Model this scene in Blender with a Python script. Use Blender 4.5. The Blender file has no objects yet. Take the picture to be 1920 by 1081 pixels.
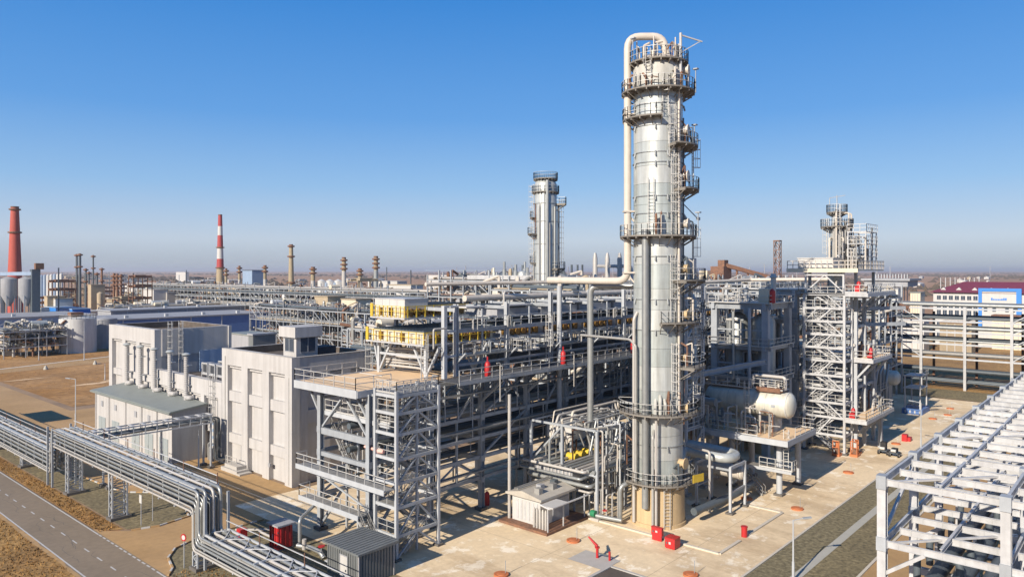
import bpy, math, random
from mathutils import Vector as V, Matrix
R = math.radians
random.seed(7)
S = bpy.context.scene
# ------------------------------------------------------------------ camera, sky, sun, exposure
cam = bpy.data.objects.new("camera", bpy.data.cameras.new("camera"))
S.collection.objects.link(cam)
cam.location = (0, 0, 25)
cam.rotation_euler = (R(90), 0, R(-48.5))
cam.data.sensor_width = 36
cam.data.lens = 1377 / 1920 * 36
cam.data.shift_y = -33.5 / 1920
cam.data.clip_start = .5
cam.data.clip_end = 60000
S.camera = cam

SUN_EL, SUN_AZ = 28.0, 184.0            # azimuth of the sun, counter-clockwise from +x
W = bpy.data.worlds.new("World"); S.world = W; W.use_nodes = True
wn = W.node_tree.nodes; wl = W.node_tree.links
sky = wn.new("ShaderNodeTexSky"); sky.sky_type = 'NISHITA'; sky.sun_disc = False
sky.sun_elevation = R(SUN_EL); sky.sun_rotation = R(90 - SUN_AZ)
sky.altitude = 100; sky.air_density = 1.0; sky.dust_density = 0.4; sky.ozone_density = 2.5
# the physical sky, tinted by elevation to the photograph's deep azure fading to pale lavender at the horizon
tc = wn.new("ShaderNodeTexCoord"); sx = wn.new("ShaderNodeSeparateXYZ"); wl.new(tc.outputs['Generated'], sx.inputs[0])
rp = wn.new("ShaderNodeValToRGB"); cr = rp.color_ramp
SKY = [(0.0, (.25, .295, .365)), (.012, (.262, .308, .378)), (.04, (.325, .385, .475)), (.11, (.175, .315, .51)), (.2, (.07, .22, .49)), (.36, (.014, .145, .43)), (.55, (.010, .10, .30)), (1.0, (.009, .07, .22))]
while len(cr.elements) < len(SKY): cr.elements.new(.5)
for el, (q, c_) in zip(cr.elements, SKY): el.position = q; el.color = (*c_, 1)
wl.new(sx.outputs[2], rp.inputs[0])
sk = wn.new("ShaderNodeVectorMath"); sk.operation = 'SCALE'; sk.inputs['Scale'].default_value = .10; wl.new(sky.outputs[0], sk.inputs[0])
mx = wn.new("ShaderNodeMix"); mx.data_type = 'RGBA'; mx.inputs[0].default_value = .9
wl.new(sk.outputs[0], mx.inputs[6]); wl.new(rp.outputs[0], mx.inputs[7])
bg = wn["Background"]; bg.inputs[1].default_value = 1.0
wl.new(mx.outputs[2], bg.inputs[0])
sd = bpy.data.lights.new("sun", 'SUN'); sd.energy = 4.6; sd.angle = R(.5); sd.color = (1, .885, .74)
sun = bpy.data.objects.new("sun", sd); S.collection.objects.link(sun)
e, a = R(SUN_EL), R(SUN_AZ)
sun.rotation_euler = V((math.cos(e) * math.cos(a), math.cos(e) * math.sin(a), math.sin(e))).to_track_quat('Z', 'Y').to_euler()
S.view_settings.view_transform = 'Standard'; S.view_settings.look = 'None'
S.view_settings.exposure = 0.65; S.view_settings.gamma = 1
S.cycles.max_bounces = 6; S.cycles.diffuse_bounces = 3; S.cycles.glossy_bounces = 3
S.cycles.volume_bounces = 0; S.cycles.transmission_bounces = 2

# ------------------------------------------------------------------ materials
def mat(name, col, rough=.6, metal=0., var=.12, scale=.6, bump=0., col2=None, mix=.5, streak=0., rnd=.0, fine=0., bscale=None, fscale=None, scuff=None):
    """principled material: two-scale noise on world position, optional second colour in patches, vertical streaks, per-object variation"""
    m = bpy.data.materials.new(name); m.use_nodes = True
    n, l = m.node_tree.nodes, m.node_tree.links
    b = n["Principled BSDF"]; b.inputs['Roughness'].default_value = rough; b.inputs['Metallic'].default_value = metal
    geo = n.new("ShaderNodeNewGeometry")
    def noise(sc, det=5, stretch=None, rough_=.6):
        t = n.new("ShaderNodeTexNoise"); t.inputs['Scale'].default_value = sc; t.inputs['Detail'].default_value = det
        t.inputs['Roughness'].default_value = rough_
        if stretch:
            mp = n.new("ShaderNodeMapping"); mp.inputs['Scale'].default_value = stretch
            l.new(geo.outputs['Position'], mp.inputs[0]); l.new(mp.outputs[0], t.inputs[0])
        else:
            l.new(geo.outputs['Position'], t.inputs[0])
        return t.outputs[0]
    def mixc(fac, c1, c2, typ='MIX'):
        x = n.new("ShaderNodeMix"); x.data_type = 'RGBA'; x.blend_type = typ
        for s, v in ((0, fac), (6, c1), (7, c2)):
            if isinstance(v, (float, int)): x.inputs[s].default_value = v
            elif isinstance(v, tuple): x.inputs[s].default_value = (*v, 1)
            else: l.new(v, x.inputs[s])
        return x.outputs[2]
    def ramp(src, lo, hi):
        r = n.new("ShaderNodeMapRange"); r.inputs[1].default_value = lo; r.inputs[2].default_value = hi
        l.new(src, r.inputs[0]); return r.outputs[0]
    c = col
    if col2:
        c = mixc(ramp(noise(scale), mix - .12, mix + .12), col, col2)
    k = 1 + var
    f = ramp(noise(scale * 2.7, 6), .25, .75)
    c = mixc(f, c if not isinstance(c, tuple) else col, tuple(min(1, x * (1 - var)) for x in col)) if not col2 else mixc(1.0, c, mixc(f, (1., 1., 1.), (1 - var * 1.6,) * 3), 'MULTIPLY')
    if fine:
        f2 = ramp(noise(fscale or scale * 30, 4), .34, .66)
        c = mixc(1.0, c, mixc(f2, (1., 1., 1.), (1 - fine,) * 3), 'MULTIPLY')
    if scuff:                                # pale worn scuffs and dark stains of their own shape
        w = noise(.35, 9, None, .72); c = mixc(ramp(w, .545, .60), c, scuff)
        c = mixc(1.0, c, mixc(ramp(noise(.16, 8, (1, .35, 1), .7), .50, .68), (1., 1., 1.), (.68, .64, .60)), 'MULTIPLY')
    if streak:
        f3 = ramp(noise(1.0, 5, (1.6, 1.6, .12)), .42, .75)
        c = mixc(1.0, c, mixc(f3, (1., 1., 1.), (1 - streak, 1 - streak * 1.05, 1 - streak * 1.1)), 'MULTIPLY')
    if rnd:
        oi = n.new("ShaderNodeObjectInfo")
        r2 = n.new("ShaderNodeMapRange"); r2.inputs[3].default_value = 1 - rnd; r2.inputs[4].default_value = 1
        l.new(oi.outputs['Random'], r2.inputs[0])
        vm = n.new("ShaderNodeVectorMath"); vm.operation = 'SCALE'
        l.new(c, vm.inputs[0]); l.new(r2.outputs[0], vm.inputs['Scale']); c = vm.outputs[0]
    if isinstance(c, tuple): b.inputs['Base Color'].default_value = (*c, 1)
    else: l.new(c, b.inputs['Base Color'])
    if bump:
        bp = n.new("ShaderNodeBump"); bp.inputs['Strength'].default_value = bump; bp.inputs['Distance'].default_value = .05
        l.new(noise(bscale or scale * 12, 6), bp.inputs['Height']); l.new(bp.outputs[0], b.inputs['Normal'])
    return m

M = dict(
    steel=mat("painted_grey_steel", (.385, .415, .445), .55, .0, .2, .5, streak=.16, rnd=.2),
    steel_light=mat("pale_grey_steel", (.46, .485, .51), .5, .0, .14, .5, streak=.12, rnd=.1),
    steel_white=mat("white_painted_steel", (.53, .54, .55), .5, 0, .14, .9, col2=(.33, .29, .25), mix=.80, streak=.2, rnd=.12),
    galv=mat("galvanised_grating", (.36, .36, .35), .5, .25, .25, .8, rnd=.15),
    rail=mat("galvanised_handrail", (.58, .575, .55), .5, .2, .2, .8, rnd=.15),
    clad=mat("galvanised_cladding", (.50, .53, .52), .42, .25, .22, .35, streak=.24, rnd=.12, bump=.12, bscale=1.2),
    clad_pipe=mat("clad_pipe", (.42, .44, .435), .40, .45, .2, .6, streak=.15, rnd=.22),
    pipe=mat("grey_pipe", (.40, .395, .375), .5, .15, .22, .7, rnd=.35),
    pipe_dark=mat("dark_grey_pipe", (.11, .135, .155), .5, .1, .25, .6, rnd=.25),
    pipe_white=mat("pale_pipe", (.48, .46, .43), .45, .1, .14, .6, rnd=.15),
    cream=mat("cream_lagging", (.58, .53, .46), .5, 0, .12, .5, streak=.12, rnd=.05),
    fireproof=mat("cream_fireproofing", (.52, .39, .225), .75, 0, .14, .5, streak=.2, bump=.1),
    blanket=mat("pale_blanket_insulation", (.50, .50, .46), .7, 0, .2, .9, streak=.2),
    wallwhite=mat("white_wall_panel", (.47, .46, .45), .7, 0, .10, .25, streak=.19, bump=.05, fine=.05),
    wallgrey=mat("grey_wall_panel", (.32, .33, .35), .7, 0, .12, .3, streak=.2),
    wallblue=mat("pale_blue_cladding", (.27, .36, .49), .6, 0, .12, .2, streak=.12),
    blue=mat("deep_blue_cladding", (.08, .17, .40), .55, 0, .15, .2),
    brightblue=mat("bright_blue_panel", (.03, .20, .60), .5, 0, .1, .2),
    roof=mat("grey_green_roof", (.24, .265, .25), .55, .1, .16, .3, streak=.1),
    rooftar=mat("dark_flat_roof", (.125, .10, .082), .9, 0, .3, .25, col2=(.17, .14, .115), fine=.2),
    roofmaroon=mat("maroon_roof", (.16, .035, .06), .55, 0, .15, .2),
    shed=mat("grey_corrugated", (.20, .215, .22), .5, .25, .15, .5, streak=.12),
    yellow=mat("yellow_paint", (.66, .47, .05), .5, 0, .2, .8, rnd=.15),
    amber=mat("amber_guard", (.22, .115, .015), .55, 0, .3, 1.5, rnd=.4),
    red=mat("red_paint", (.46, .022, .025), .45, 0, .15, .8, rnd=.1),
    orange=mat("orange_cover", (.52, .17, .065), .6, 0, .2, .8),
    green=mat("green_valve", (.02, .20, .09), .5),
    black=mat("black_rubber", (.02, .02, .022), .7),
    dark=mat("dark_void", (.035, .04, .05), .8),
    glass=mat("window_glass", (.05, .07, .10), .12, 0, .2, .5),
    door=mat("grey_door", (.29, .33, .34), .55),
    rust=mat("rusty_steel", (.28, .14, .08), .8, 0, .3, 1.0, col2=(.18, .10, .07)),
    brick=mat("red_brick", (.42, .085, .06), .8, 0, .15, .15, streak=.12),
    chimred=mat("red_chimney_paint", (.36, .05, .05), .7, 0, .12, .2),
    white=mat("white_paint", (.50, .495, .48), .6, 0, .08, .4, streak=.08),
    tan=mat("tan_stucco", (.43, .35, .24), .8, 0, .18, .2, rnd=.3),
    tower=mat("buff_stack", (.38, .31, .20), .7, 0, .25, .3, rnd=.2),
    tank=mat("tank_white", (.56, .565, .55), .5, .05, .12, .2, streak=.2),
    tankcream=mat("tank_aged_cream", (.64, .625, .54), .5, .1, .16, .5, streak=.3),
    concrete=mat("sandy_concrete_slab", (.82, .655, .43), .85, 0, .10, .10, col2=(.68, .53, .335), mix=.56, fine=.12, fscale=2.2, scuff=(.85, .76, .60)),
    deck=mat("sandy_deck", (.78, .56, .34), .85, 0, .12, .2, fine=.08),
    conc_grey=mat("grey_concrete", (.45, .43, .40), .9, 0, .15, .5, fine=.12),
    kerb=mat("pale_kerb", (.58, .53, .44), .85, 0, .12, .5, fine=.1),
    kerbdark=mat("dark_kerb", (.12, .11, .10), .85),
    asphalt=mat("brown_asphalt", (.43, .27, .118), .85, 0, .14, .07, col2=(.48, .31, .15), fine=.14, fscale=1.6),
    road=mat("grey_road", (.235, .185, .13), .8, 0, .10, .06, col2=(.26, .205, .145), fine=.14, fscale=1.6),
    gravel=mat("olive_gravel", (.30, .245, .13), .95, 0, .14, .25, col2=(.23, .19, .105), fine=.62, fscale=2.6, bump=.6, bscale=9),
    gravel2=mat("grey_gravel", (.26, .22, .125), .95, 0, .14, .25, fine=.62, fscale=2.6, bump=.6, bscale=9),
    grass=mat("dry_grass", (.56, .33, .11), .95, 0, .3, .09, col2=(.42, .23, .075), fine=.5, fscale=2.0, bump=.7, bscale=5),
    field=mat("brown_field", (.43, .21, .05), .95, 0, .25, .035, col2=(.57, .33, .135), fine=.4, fscale=.6, bump=.4, bscale=2),
    path=mat("pale_path", (.42, .41, .36), .85, 0, .12, .3, fine=.1),
    roof_pale=mat("pale_roof_sheet", (.46, .43, .375), .6, .05, .15, .5, streak=.1),
    signal=mat("lamp_lens", (.75, .75, .72), .3),
    foliage=mat("bare_trees", (.11, .085, .06), .95, 0, .3, .05, rnd=.3),
)

# ------------------------------------------------------------------ mesh builder
class MB:
    def __init__(s): s.v = []; s.f = []; s.subs = []
    def add(s, vs, fs):
        o = len(s.v); s.v.extend(vs); s.f.extend([tuple(i + o for i in f) for f in fs]); return s
    def box(s, x0, x1, y0, y1, z0, z1):
        return s.add([(x0, y0, z0), (x1, y0, z0), (x1, y1, z0), (x0, y1, z0), (x0, y0, z1), (x1, y0, z1), (x1, y1, z1), (x0, y1, z1)],
                     [(3, 2, 1, 0), (4, 5, 6, 7), (0, 1, 5, 4), (1, 2, 6, 5), (2, 3, 7, 6), (3, 0, 4, 7)])
    def bar(s, p, q, w, h=None, off=(0, 0)):
        h = h or w; p = V(p); q = V(q); d = q - p
        if d.length < 1e-6: return s
        d.normalize(); up = V((0, 0, 1)) if abs(d.z) < .95 else V((1, 0, 0))
        x = d.cross(up).normalized(); y = x.cross(d)
        o = x * off[0] + y * off[1]; x = x * (w / 2); y = y * (h / 2)
        vs = [tuple(c + o + k) for c in (p, q) for k in (-x - y, x - y, x + y, -x + y)]
        return s.add(vs, [(0, 1, 2, 3), (7, 6, 5, 4), (4, 5, 1, 0), (5, 6, 2, 1), (6, 7, 3, 2), (7, 4, 0, 3)])
    def ibeam(s, p, q, w=.3, h=.4, t=.045):
        s.bar(p, q, w, t, (0, h / 2 - t / 2)); s.bar(p, q, w, t, (0, -h / 2 + t / 2)); return s.bar(p, q, t, h - 2 * t)
    def ring(s, c, x, y, r, n): return [tuple(c + x * (r * math.cos(2 * math.pi * i / n)) + y * (r * math.sin(2 * math.pi * i / n))) for i in range(n)]
    def tube(s, pts, r, n=8, bend=None, cap=True):
        pts = [V(p) for p in pts]
        if bend and len(pts) > 2:
            out = [pts[0]]
            for i in range(1, len(pts) - 1):
                a, b, c = pts[i - 1], pts[i], pts[i + 1]; u = (a - b); w = (c - b)
                k = min(bend, u.length * .48, w.length * .48); u.normalize(); w.normalize()
                if abs(u.dot(w)) > .999: out.append(b); continue
                p0, p2 = b + u * k, b + w * k
                for j in range(6):
                    t = j / 5; out.append(p0 * (1 - t) ** 2 + b * 2 * t * (1 - t) + p2 * t * t)
            out.append(pts[-1]); pts = out
        prev = None; base = len(s.v); m = len(pts); rr = r if isinstance(r, (list, tuple)) else [r] * m
        for i, p in enumerate(pts):
            d = (pts[min(i + 1, m - 1)] - pts[max(i - 1, 0)]).normalized()
            if prev is None:
                up = V((0, 0, 1)) if abs(d.z) < .95 else V((1, 0, 0)); x = d.cross(up).normalized()
            else:
                x = (prev - d * prev.dot(d)).normalized()
            y = d.cross(x); prev = x
            s.v.extend(s.ring(p, x, y, rr[i], n))
        for i in range(m - 1):
            for j in range(n):
                k = (j + 1) % n; s.f.append((base + i * n + j, base + i * n + k, base + (i + 1) * n + k, base + (i + 1) * n + j))
        if cap:
            s.f.append(tuple(base + j for j in reversed(range(n)))); s.f.append(tuple(base + (m - 1) * n + j for j in range(n)))
        return s
    def lathe(s, c, prof, n=24):           # vertical axis, prof = [(r, z)]
        base = len(s.v)
        for r, z in prof: s.v.extend([(c[0] + r * math.cos(2 * math.pi * i / n), c[1] + r * math.sin(2 * math.pi * i / n), c[2] + z) for i in range(n)])
        for i in range(len(prof) - 1):
            for j in range(n):
                k = (j + 1) % n; s.f.append((base + i * n + j, base + i * n + k, base + (i + 1) * n + k, base + (i + 1) * n + j))
        s.f.append(tuple(base + j for j in reversed(range(n)))); s.f.append(tuple(base + (len(prof) - 1) * n + j for j in range(n)))
        return s
    def poly(s, pts, z0, z1):              # prism over an outline
        n = len(pts); b = [(x, y, z0) for x, y in pts]; t = [(x, y, z1) for x, y in pts]
        return s.add(b + t, [tuple(reversed(range(n))), tuple(range(n, 2 * n))] + [(i, (i + 1) % n, n + (i + 1) % n, n + i) for i in range(n)])
    def rail(s, pts, h=1.1, step=1.5, w=.055, closed=False, kick=True):
        pts = [V(p) for p in pts]; seq = pts + ([pts[0]] if closed else [])
        for a, b in zip(seq, seq[1:]):
            L = (b - a).length; k = max(1, round(L / step))
            for z in (h, h * .52): s.bar(a + V((0, 0, z)), b + V((0, 0, z)), w)
            if kick: s.bar(a + V((0, 0, .09)), b + V((0, 0, .09)), .02, .14)
            for i in range(k + 1):
                p = a.lerp(b, i / k); s.bar(p, p + V((0, 0, h)), w)
        return s
    def ladder(s, p, z1, ang, cage=True, w=.5):    # p base, faces outward along ang
        x, y, z0 = p; ca, sa = math.cos(ang), math.sin(ang); tx, ty = -sa, ca
        for k in (-1, 1):
            q = (x + tx * w / 2 * k, y + ty * w / 2 * k); s.bar((*q, z0), (*q, z1 + 1.0), .07)
        z = z0 + .3
        while z < z1:
            s.bar((x - tx * w / 2, y - ty * w / 2, z), (x + tx * w / 2, y + ty * w / 2, z), .04); z += .33
        if cage and z1 - z0 > 2.6:
            z = z0 + 2.2
            while z < z1 + .9:
                pp = [(x + tx * w * .6 * math.cos(t) * 1.1 + ca * .75 * math.sin(t), y + ty * w * .6 * math.cos(t) * 1.1 + sa * .75 * math.sin(t), z) for t in [math.pi * i / 6 for i in range(7)]]
                for a, b in zip(pp, pp[1:]): s.bar(a, b, .05)
                z += .9
            for t in (0.5, 1.57, 2.64):
                q = (x + tx * w * .66 * math.cos(t) + ca * .75 * math.sin(t), y + ty * w * .66 * math.cos(t) + sa * .75 * math.sin(t)); s.bar((*q, z0 + 2.2), (*q, z1 + .9), .035)
        return s
    def stair(s, p, q, w=.9):               # straight flight from p up to q with treads, stringers and rails
        p, q = V(p), V(q); d = q - p; h = V((d.x, d.y, 0)).normalized(); t = V((-h.y, h.x, 0)) * (w / 2)
        for k in (-1, 1):
            s.bar(p + t * k, q + t * k, .05, .24)
            for z in (.95, .5): s.bar(p + t * k + V((0, 0, z)), q + t * k + V((0, 0, z)), .05)
            for i in range(4): c = p.lerp(q, i / 3) + t * k; s.bar(c, c + V((0, 0, .95)), .05)
        n = max(3, int(d.z / .22))
        for i in range(1, n):
            c = p.lerp(q, i / n); s.bar(c - t, c + t, .24, .04)
        return s
    def bounds(s): return [min(c) for c in zip(*s.v)], [max(c) for c in zip(*s.v)]

COL = S.collection
def build(mb, name, m, parent=None, smooth=False, loc=None, label=None, stuff=False):
    me = bpy.data.meshes.new(name)
    o = V(loc) if loc is not None else (V(parent['base']) if parent is not None and 'base' in parent else V((0, 0, 0)))
    vs = mb.v if o.length == 0 else [(x - o.x, y - o.y, z - o.z) for x, y, z in mb.v]
    me.from_pydata(vs, [], mb.f); me.materials.append(M[m] if isinstance(m, str) else m)
    if smooth:
        me.polygons.foreach_set("use_smooth", [True] * len(me.polygons))
        try: me.set_sharp_from_angle(angle=R(38))
        except Exception: pass
    me.update()
    ob = bpy.data.objects.new(name, me); COL.objects.link(ob)
    if parent is not None: ob.parent = parent
    if loc is not None: ob.location = loc
    if label: ob['label'] = label
    if stuff: ob['kind'] = 'stuff'
    if parent is not None and 'base' in parent: ob['base'] = parent['base']
    return ob
def tag(o, label, cat, group=None):
    o['label'] = label; o['category'] = cat; o['kind'] = 'thing'
    if group: o['group'] = group
    return o
def thing(name, label, cat, loc=(0, 0, 0), group=None):
    o = bpy.data.objects.new(name, None); COL.objects.link(o); o.location = loc; o['base'] = tuple(map(float, loc)); o.empty_display_size = .2
    return tag(o, label, cat, group)
def solo(mb, name, m, label, cat, group=None, smooth=False, loc=None):
    lo, hi = mb.bounds()
    if loc is None: loc = ((lo[0] + hi[0]) / 2, (lo[1] + hi[1]) / 2, lo[2])
    return tag(build(mb, name, m, None, smooth, loc), label, cat, group)
def structure(mb, name, m, smooth=False):
    o = build(mb, name, m, None, smooth); o['kind'] = 'structure'; return o
def kids(o): return [c for c in bpy.data.objects if c.parent == o]
def copy_tree(o, loc=None, label=None, rz=None, children=None):
    c = o.copy(); COL.objects.link(c)
    if loc is not None: c.location = loc
    if rz is not None: c.rotation_euler.z = rz
    if label: c['label'] = label
    for ch in list(o.children): copy_child(ch, c)
    return c
def copy_child(o, parent):
    c = o.copy(); COL.objects.link(c); c.parent = parent
    for ch in list(o.children): copy_child(ch, c)
class Parts:
    """collects the named members of one thing; every member a mesh of its own, past 95 of a name the smaller-looking rest as one stuff part"""
    def __init__(s, root): s.root = root; s.d = {}
    def new(s, name, m, smooth=False):
        mb = MB(); s.d.setdefault((name, m, smooth), []).append(mb); return mb
    def sub(s, mb, name, m, smooth=False):      # a sub-part of the part being built in mb
        q = MB(); mb.subs.append((name, m, smooth, q)); return q
    def done(s):
        byname = {}
        for (name, m, sm), L in s.d.items():
            for mb in L:
                if mb.v: byname.setdefault(name, []).append((mb, m, sm))
        for name, L in byname.items():
            def size(t):
                lo, hi = t[0].bounds(); c = V([(a + b) / 2 for a, b in zip(lo, hi)]); return -(V(hi) - V(lo)).length / (c - V((0, 0, 25))).length
            if len(L) > 96: L.sort(key=size)
            for mb, m, sm in L[:96]:
                ob = build(mb, name, m, s.root, sm)
                for nm, m2, sm2, q in mb.subs: build(q, nm, m2, ob, sm2)
            rest = {}
            for mb, m, sm in L[96:]:
                for nm, m2, sm2, q in mb.subs: rest.setdefault((m2, sm2), MB()).add(q.v, q.f)
                rest.setdefault((m, sm), MB()).add(mb.v, mb.f)
            for i, ((m, sm), mb) in enumerate(rest.items()): build(mb, name, m, s.root, sm, stuff=True)
        s.d = {}
# ================================================================== ground, roads, terrain
def sheet(name, m, pts, z): return structure(MB().add([(x, y, z) for x, y in pts], [tuple(range(len(pts)))]), name, m)
def rect(x0, x1, y0, y1): return [(x0, y0), (x1, y0), (x1, y1), (x0, y1)]
mg = MB(); Q = 45000
mg.add([(-3000, -Q, -.05), (Q, -Q, -.05), (Q, Q, -.05), (-3000, Q, -.05)], [(0, 1, 2, 3)])
steppe = mat("steppe_ground", (.50, .29, .15), .95, 0, .2, .004, col2=(.36, .20, .105), mix=.5, fine=.25)
structure(mg, "ground", steppe)
sheet("yard_ground", mat("yard_ground", (.42, .28, .165), .9, 0, .2, .03, col2=(.28, .195, .125), fine=.2), rect(28, 330, -60, 330), -.02)
sheet("concrete_pad", "concrete", [(39.0, 48.0), (51.8, 37.5), (47.0, 25.7), (163, 25.7), (163, 74), (39.0, 74)] if False else rect(39.0, 163, 25.7, 74), .012)
sheet("gravel_strip", "gravel2", rect(30, 172, 22.75, 25.55), .01)
sheet("gravel_bed", "gravel", rect(30, 172, 18.65, 22.0), .01)
sheet("concrete_path", "path", rect(30, 172, 22.0, 22.75), .02)
sheet("service_road", "asphalt", rect(20, 172, -8, 18.4), .006)
mk = MB().box(39, 163, 25.5, 25.7, -.02, .13); structure(mk, "kerb", "kerb")
structure(MB().box(30, 172, 18.4, 18.62, -.02, .13), "kerb", "kerb")
# cracks and repair lines in the slab
mc = MB()
for u in range(51, 163, 12): mc.box(u, u + .035, 25.7, 52, .0165, .0172)
for v_ in (31.5, 40.5): mc.box(39, 163, v_, v_ + .035, .0175, .0182)
structure(mc, "slab_joint_markings", mat("joint_sealant", (.36, .28, .19), .9))
# main road with verge
mcr = MB(); random.seed(15)
for k in range(16):
    x, y = random.uniform(22, 26), random.uniform(58, 125); 
    for q in range(random.randint(3, 9)):
        x2, y2 = x + random.uniform(-.35, .35), y + random.uniform(.3, 1.1); x2 = min(26.1, max(21.9, x2)); mcr.add([(x, y, .0155), (x + .035, y, .0155), (x2 + .035, y2, .0155), (x2, y2, .0155)], [(0, 1, 2, 3)]); x, y = x2, y2
structure(mcr, "road_cracks", "kerbdark")
for (x0, x1) in ((26.3, 26.75), (21.35, 21.7)):
    md = MB(); y = -40; pts = []
    while y < 200: pts.append((x0 + random.uniform(-.1, .1), x1 + random.uniform(-.12, .12), y)); y += random.uniform(.5, 1.6)
    for a, b in zip(pts, pts[1:]): md.add([(a[0], a[2], .0158), (a[1], a[2], .0158), (b[1], b[2], .0158), (b[0], b[2], .0158)], [(0, 1, 2, 3)])
    if x0 < 25: structure(md, "road_dust_edge", "asphalt")
sheet("main_road", "road", rect(21.6, 26.35, -40, 420), .012)
ml = MB()
for u in (21.75, 26.1): ml.box(u, u + .13, -40, 62 if u > 25 else 420, .0165, .017); 
ml.box(26.1, 26.23, 75.5, 420, .0165, .017)
v_ = -20
while v_ < 300: ml.box(23.95, 24.07, v_, v_ + 1.15, .0165, .017); v_ += 3.05
v_ = 62
while v_ < 75.4: ml.box(26.1, 26.24, v_, v_ + .62, .0165, .017); v_ += .98
structure(ml, "road_markings", "white")
inner = [(32.4, 420), (32.4, 97), (32.8, 90), (33.6, 87.2), (35.0, 85.6), (35.4, 82), (35.2, 77), (34.2, 74.0), (31, 73.4), (28.6, 74.2), (27.2, 75.8), (26.35, 77.5),
         (26.35, 61.0), (27.4, 62.3), (27.9, 64.8), (29.3, 66.6), (32, 67.6), (38.6, 67.6), (39, 67), (46.6, 67), (46.6, 131), (180, 131), (180, 146), (46, 146), (46, 420)]
sheet("inner_road", "asphalt", inner, .008)
structure(MB().box(42.3, 42.42, 69, 130, .0125, .013).box(35.3, 35.4, 88, 300, .0125, .013), "lane_markings", "kerb")
sheet("verge_grass", "grass", [(26.45, 420), (26.45, 77.6), (27.3, 76), (28.3, 75.2), (28.3, 420)], .014)
sheet("roadside_gravel", "gravel", [(28.5, 420), (28.5, 75), (31, 73.6), (34.1, 74.2), (35.0, 77), (35.2, 82), (34.8, 85.4), (33.4, 87), (32.6, 90), (32.2, 97), (32.2, 420)], .016)
sheet("junction_gravel", "gravel2", [(26.5, 30), (26.5, 60.8), (27.2, 61.7), (28.1, 64.6), (29.4, 66.2), (32, 67.4), (38.8, 67.4), (38.8, 30)], .014)
sheet("west_verge", "grass", rect(14.2, 21.5, -40, 420), .004)
sheet("west_field", "field", rect(-40, 13.2, -40, 420), .0)
structure(MB().box(13.75, 14.1, -40, 420, -.02, .16), "ditch_kerb", "kerb")
# broken white-painted kerb stones along the curved gravel bed
def kerbline(pts, name="kerb"):
    a, b = MB(), MB(); k = 0
    for p, q in zip(pts, pts[1:]):
        L = math.dist(p, q); n = max(1, round(L / .75))
        for i in range(n):
            s, t = i / n, (i + .94) / n
            P0 = (p[0] + (q[0] - p[0]) * s, p[1] + (q[1] - p[1]) * s, .06); P1 = (p[0] + (q[0] - p[0]) * t, p[1] + (q[1] - p[1]) * t, .06)
            (a if (k % 2) else b).bar(P0, P1, .16, .16); k += 1
    structure(a, name, "white"); structure(b, name, "asphalt")
kerbline([(32.3, 97), (32.7, 90), (33.5, 87.1), (34.9, 85.5), (35.3, 82), (35.1, 77), (34.15, 74.1), (31, 73.5), (28.6, 74.3)])
kerbline([(26.4, 61.0), (27.3, 62.2), (28.0, 64.7), (29.4, 66.5), (32, 67.5), (38.7, 67.5)])
sheet("dry_field", "field", [(37, 420), (44, 140), (46, 132), (118, 131), (150, 146), (150, 430)], .022) if False else None
sheet("dry_field", "field", [(47.5, 420), (47.5, 150), (118, 146.5), (128, 160), (128, 420)], .02)
sheet("gravel_margin", "gravel2", [(118.5, 146), (128.5, 160), (128.5, 420), (131, 420), (131, 158), (121, 144)], .024)
sheet("field_track", "kerb", [(20, 209.5), (53.4, 219.8), (82, 228.6), (118, 240), (118, 241.6), (82, 230.2), (53.4, 221.4), (20, 211)], .026)
sheet("field_lane", "asphalt", [(20, 204), (53, 212), (90, 218), (118, 226), (118, 239), (82, 227.6), (53.4, 218.8), (20, 208.6)], .024)
bare = MB(); random.seed(19)
for k in range(26):
    x, y = random.uniform(50, 115), random.uniform(152, 205); w, h = random.uniform(1.5, 6), random.uniform(.4, 1.2); n_ = 11
    bare.add([(x + w * math.cos(6.283 * i / n_) * random.uniform(.6, 1.1), y + h * math.sin(6.283 * i / n_) * random.uniform(.6, 1.1), .0265 + .0004 * k) for i in range(n_)], [tuple(range(n_))])
structure(bare, "bare_soil_patches", "deck")
for k, (x, y) in enumerate(((61, 211.5), (73, 213), (88, 221))):
    solo(MB().lathe((x, y, .02), [(.55, 0), (.5, .3), (.25, .8), (.15, 1.0)], 10), "concrete_marker", "path", "small pale concrete marker by the field track, " + ["nearest the left edge", "middle one", "nearest the storage tank"][k], "marker", None, True)
# low dry tufts on the verges (nobody could count them)
def tufts(name, boxes, n, h0, h1, m="grass"):
    mb = MB()
    for (x0, x1, y0, y1), k in boxes:
        for i in range(k):
            x = random.uniform(x0, x1); y = random.uniform(y0, y1); h = random.uniform(h0, h1); w = random.uniform(.03, .08)
            for j in range(2):
                t = random.uniform(0, 3.14); dx, dy = math.cos(t) * w, math.sin(t) * w; lx, ly = random.uniform(-h, h) * .5, random.uniform(-h, h) * .5
                mb.add([(x - dx, y - dy, .01), (x + dx, y + dy, .01), (x + lx, y + ly, h)], [(0, 1, 2)])
    o = build(mb, name, m); o['kind'] = 'stuff'; o['label'] = "dry brown grass along the road verges"; o['category'] = "grass"
tufts("dry_grass", [((26.5, 28.2, 76, 130), 2600), ((26.6, 30, 40, 61), 1300), ((14.3, 21.3, 55, 110), 6500), ((13, 14.3, 50, 110), 900), ((48, 125, 150, 260), 5000)], 0, .05, .2)
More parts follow.
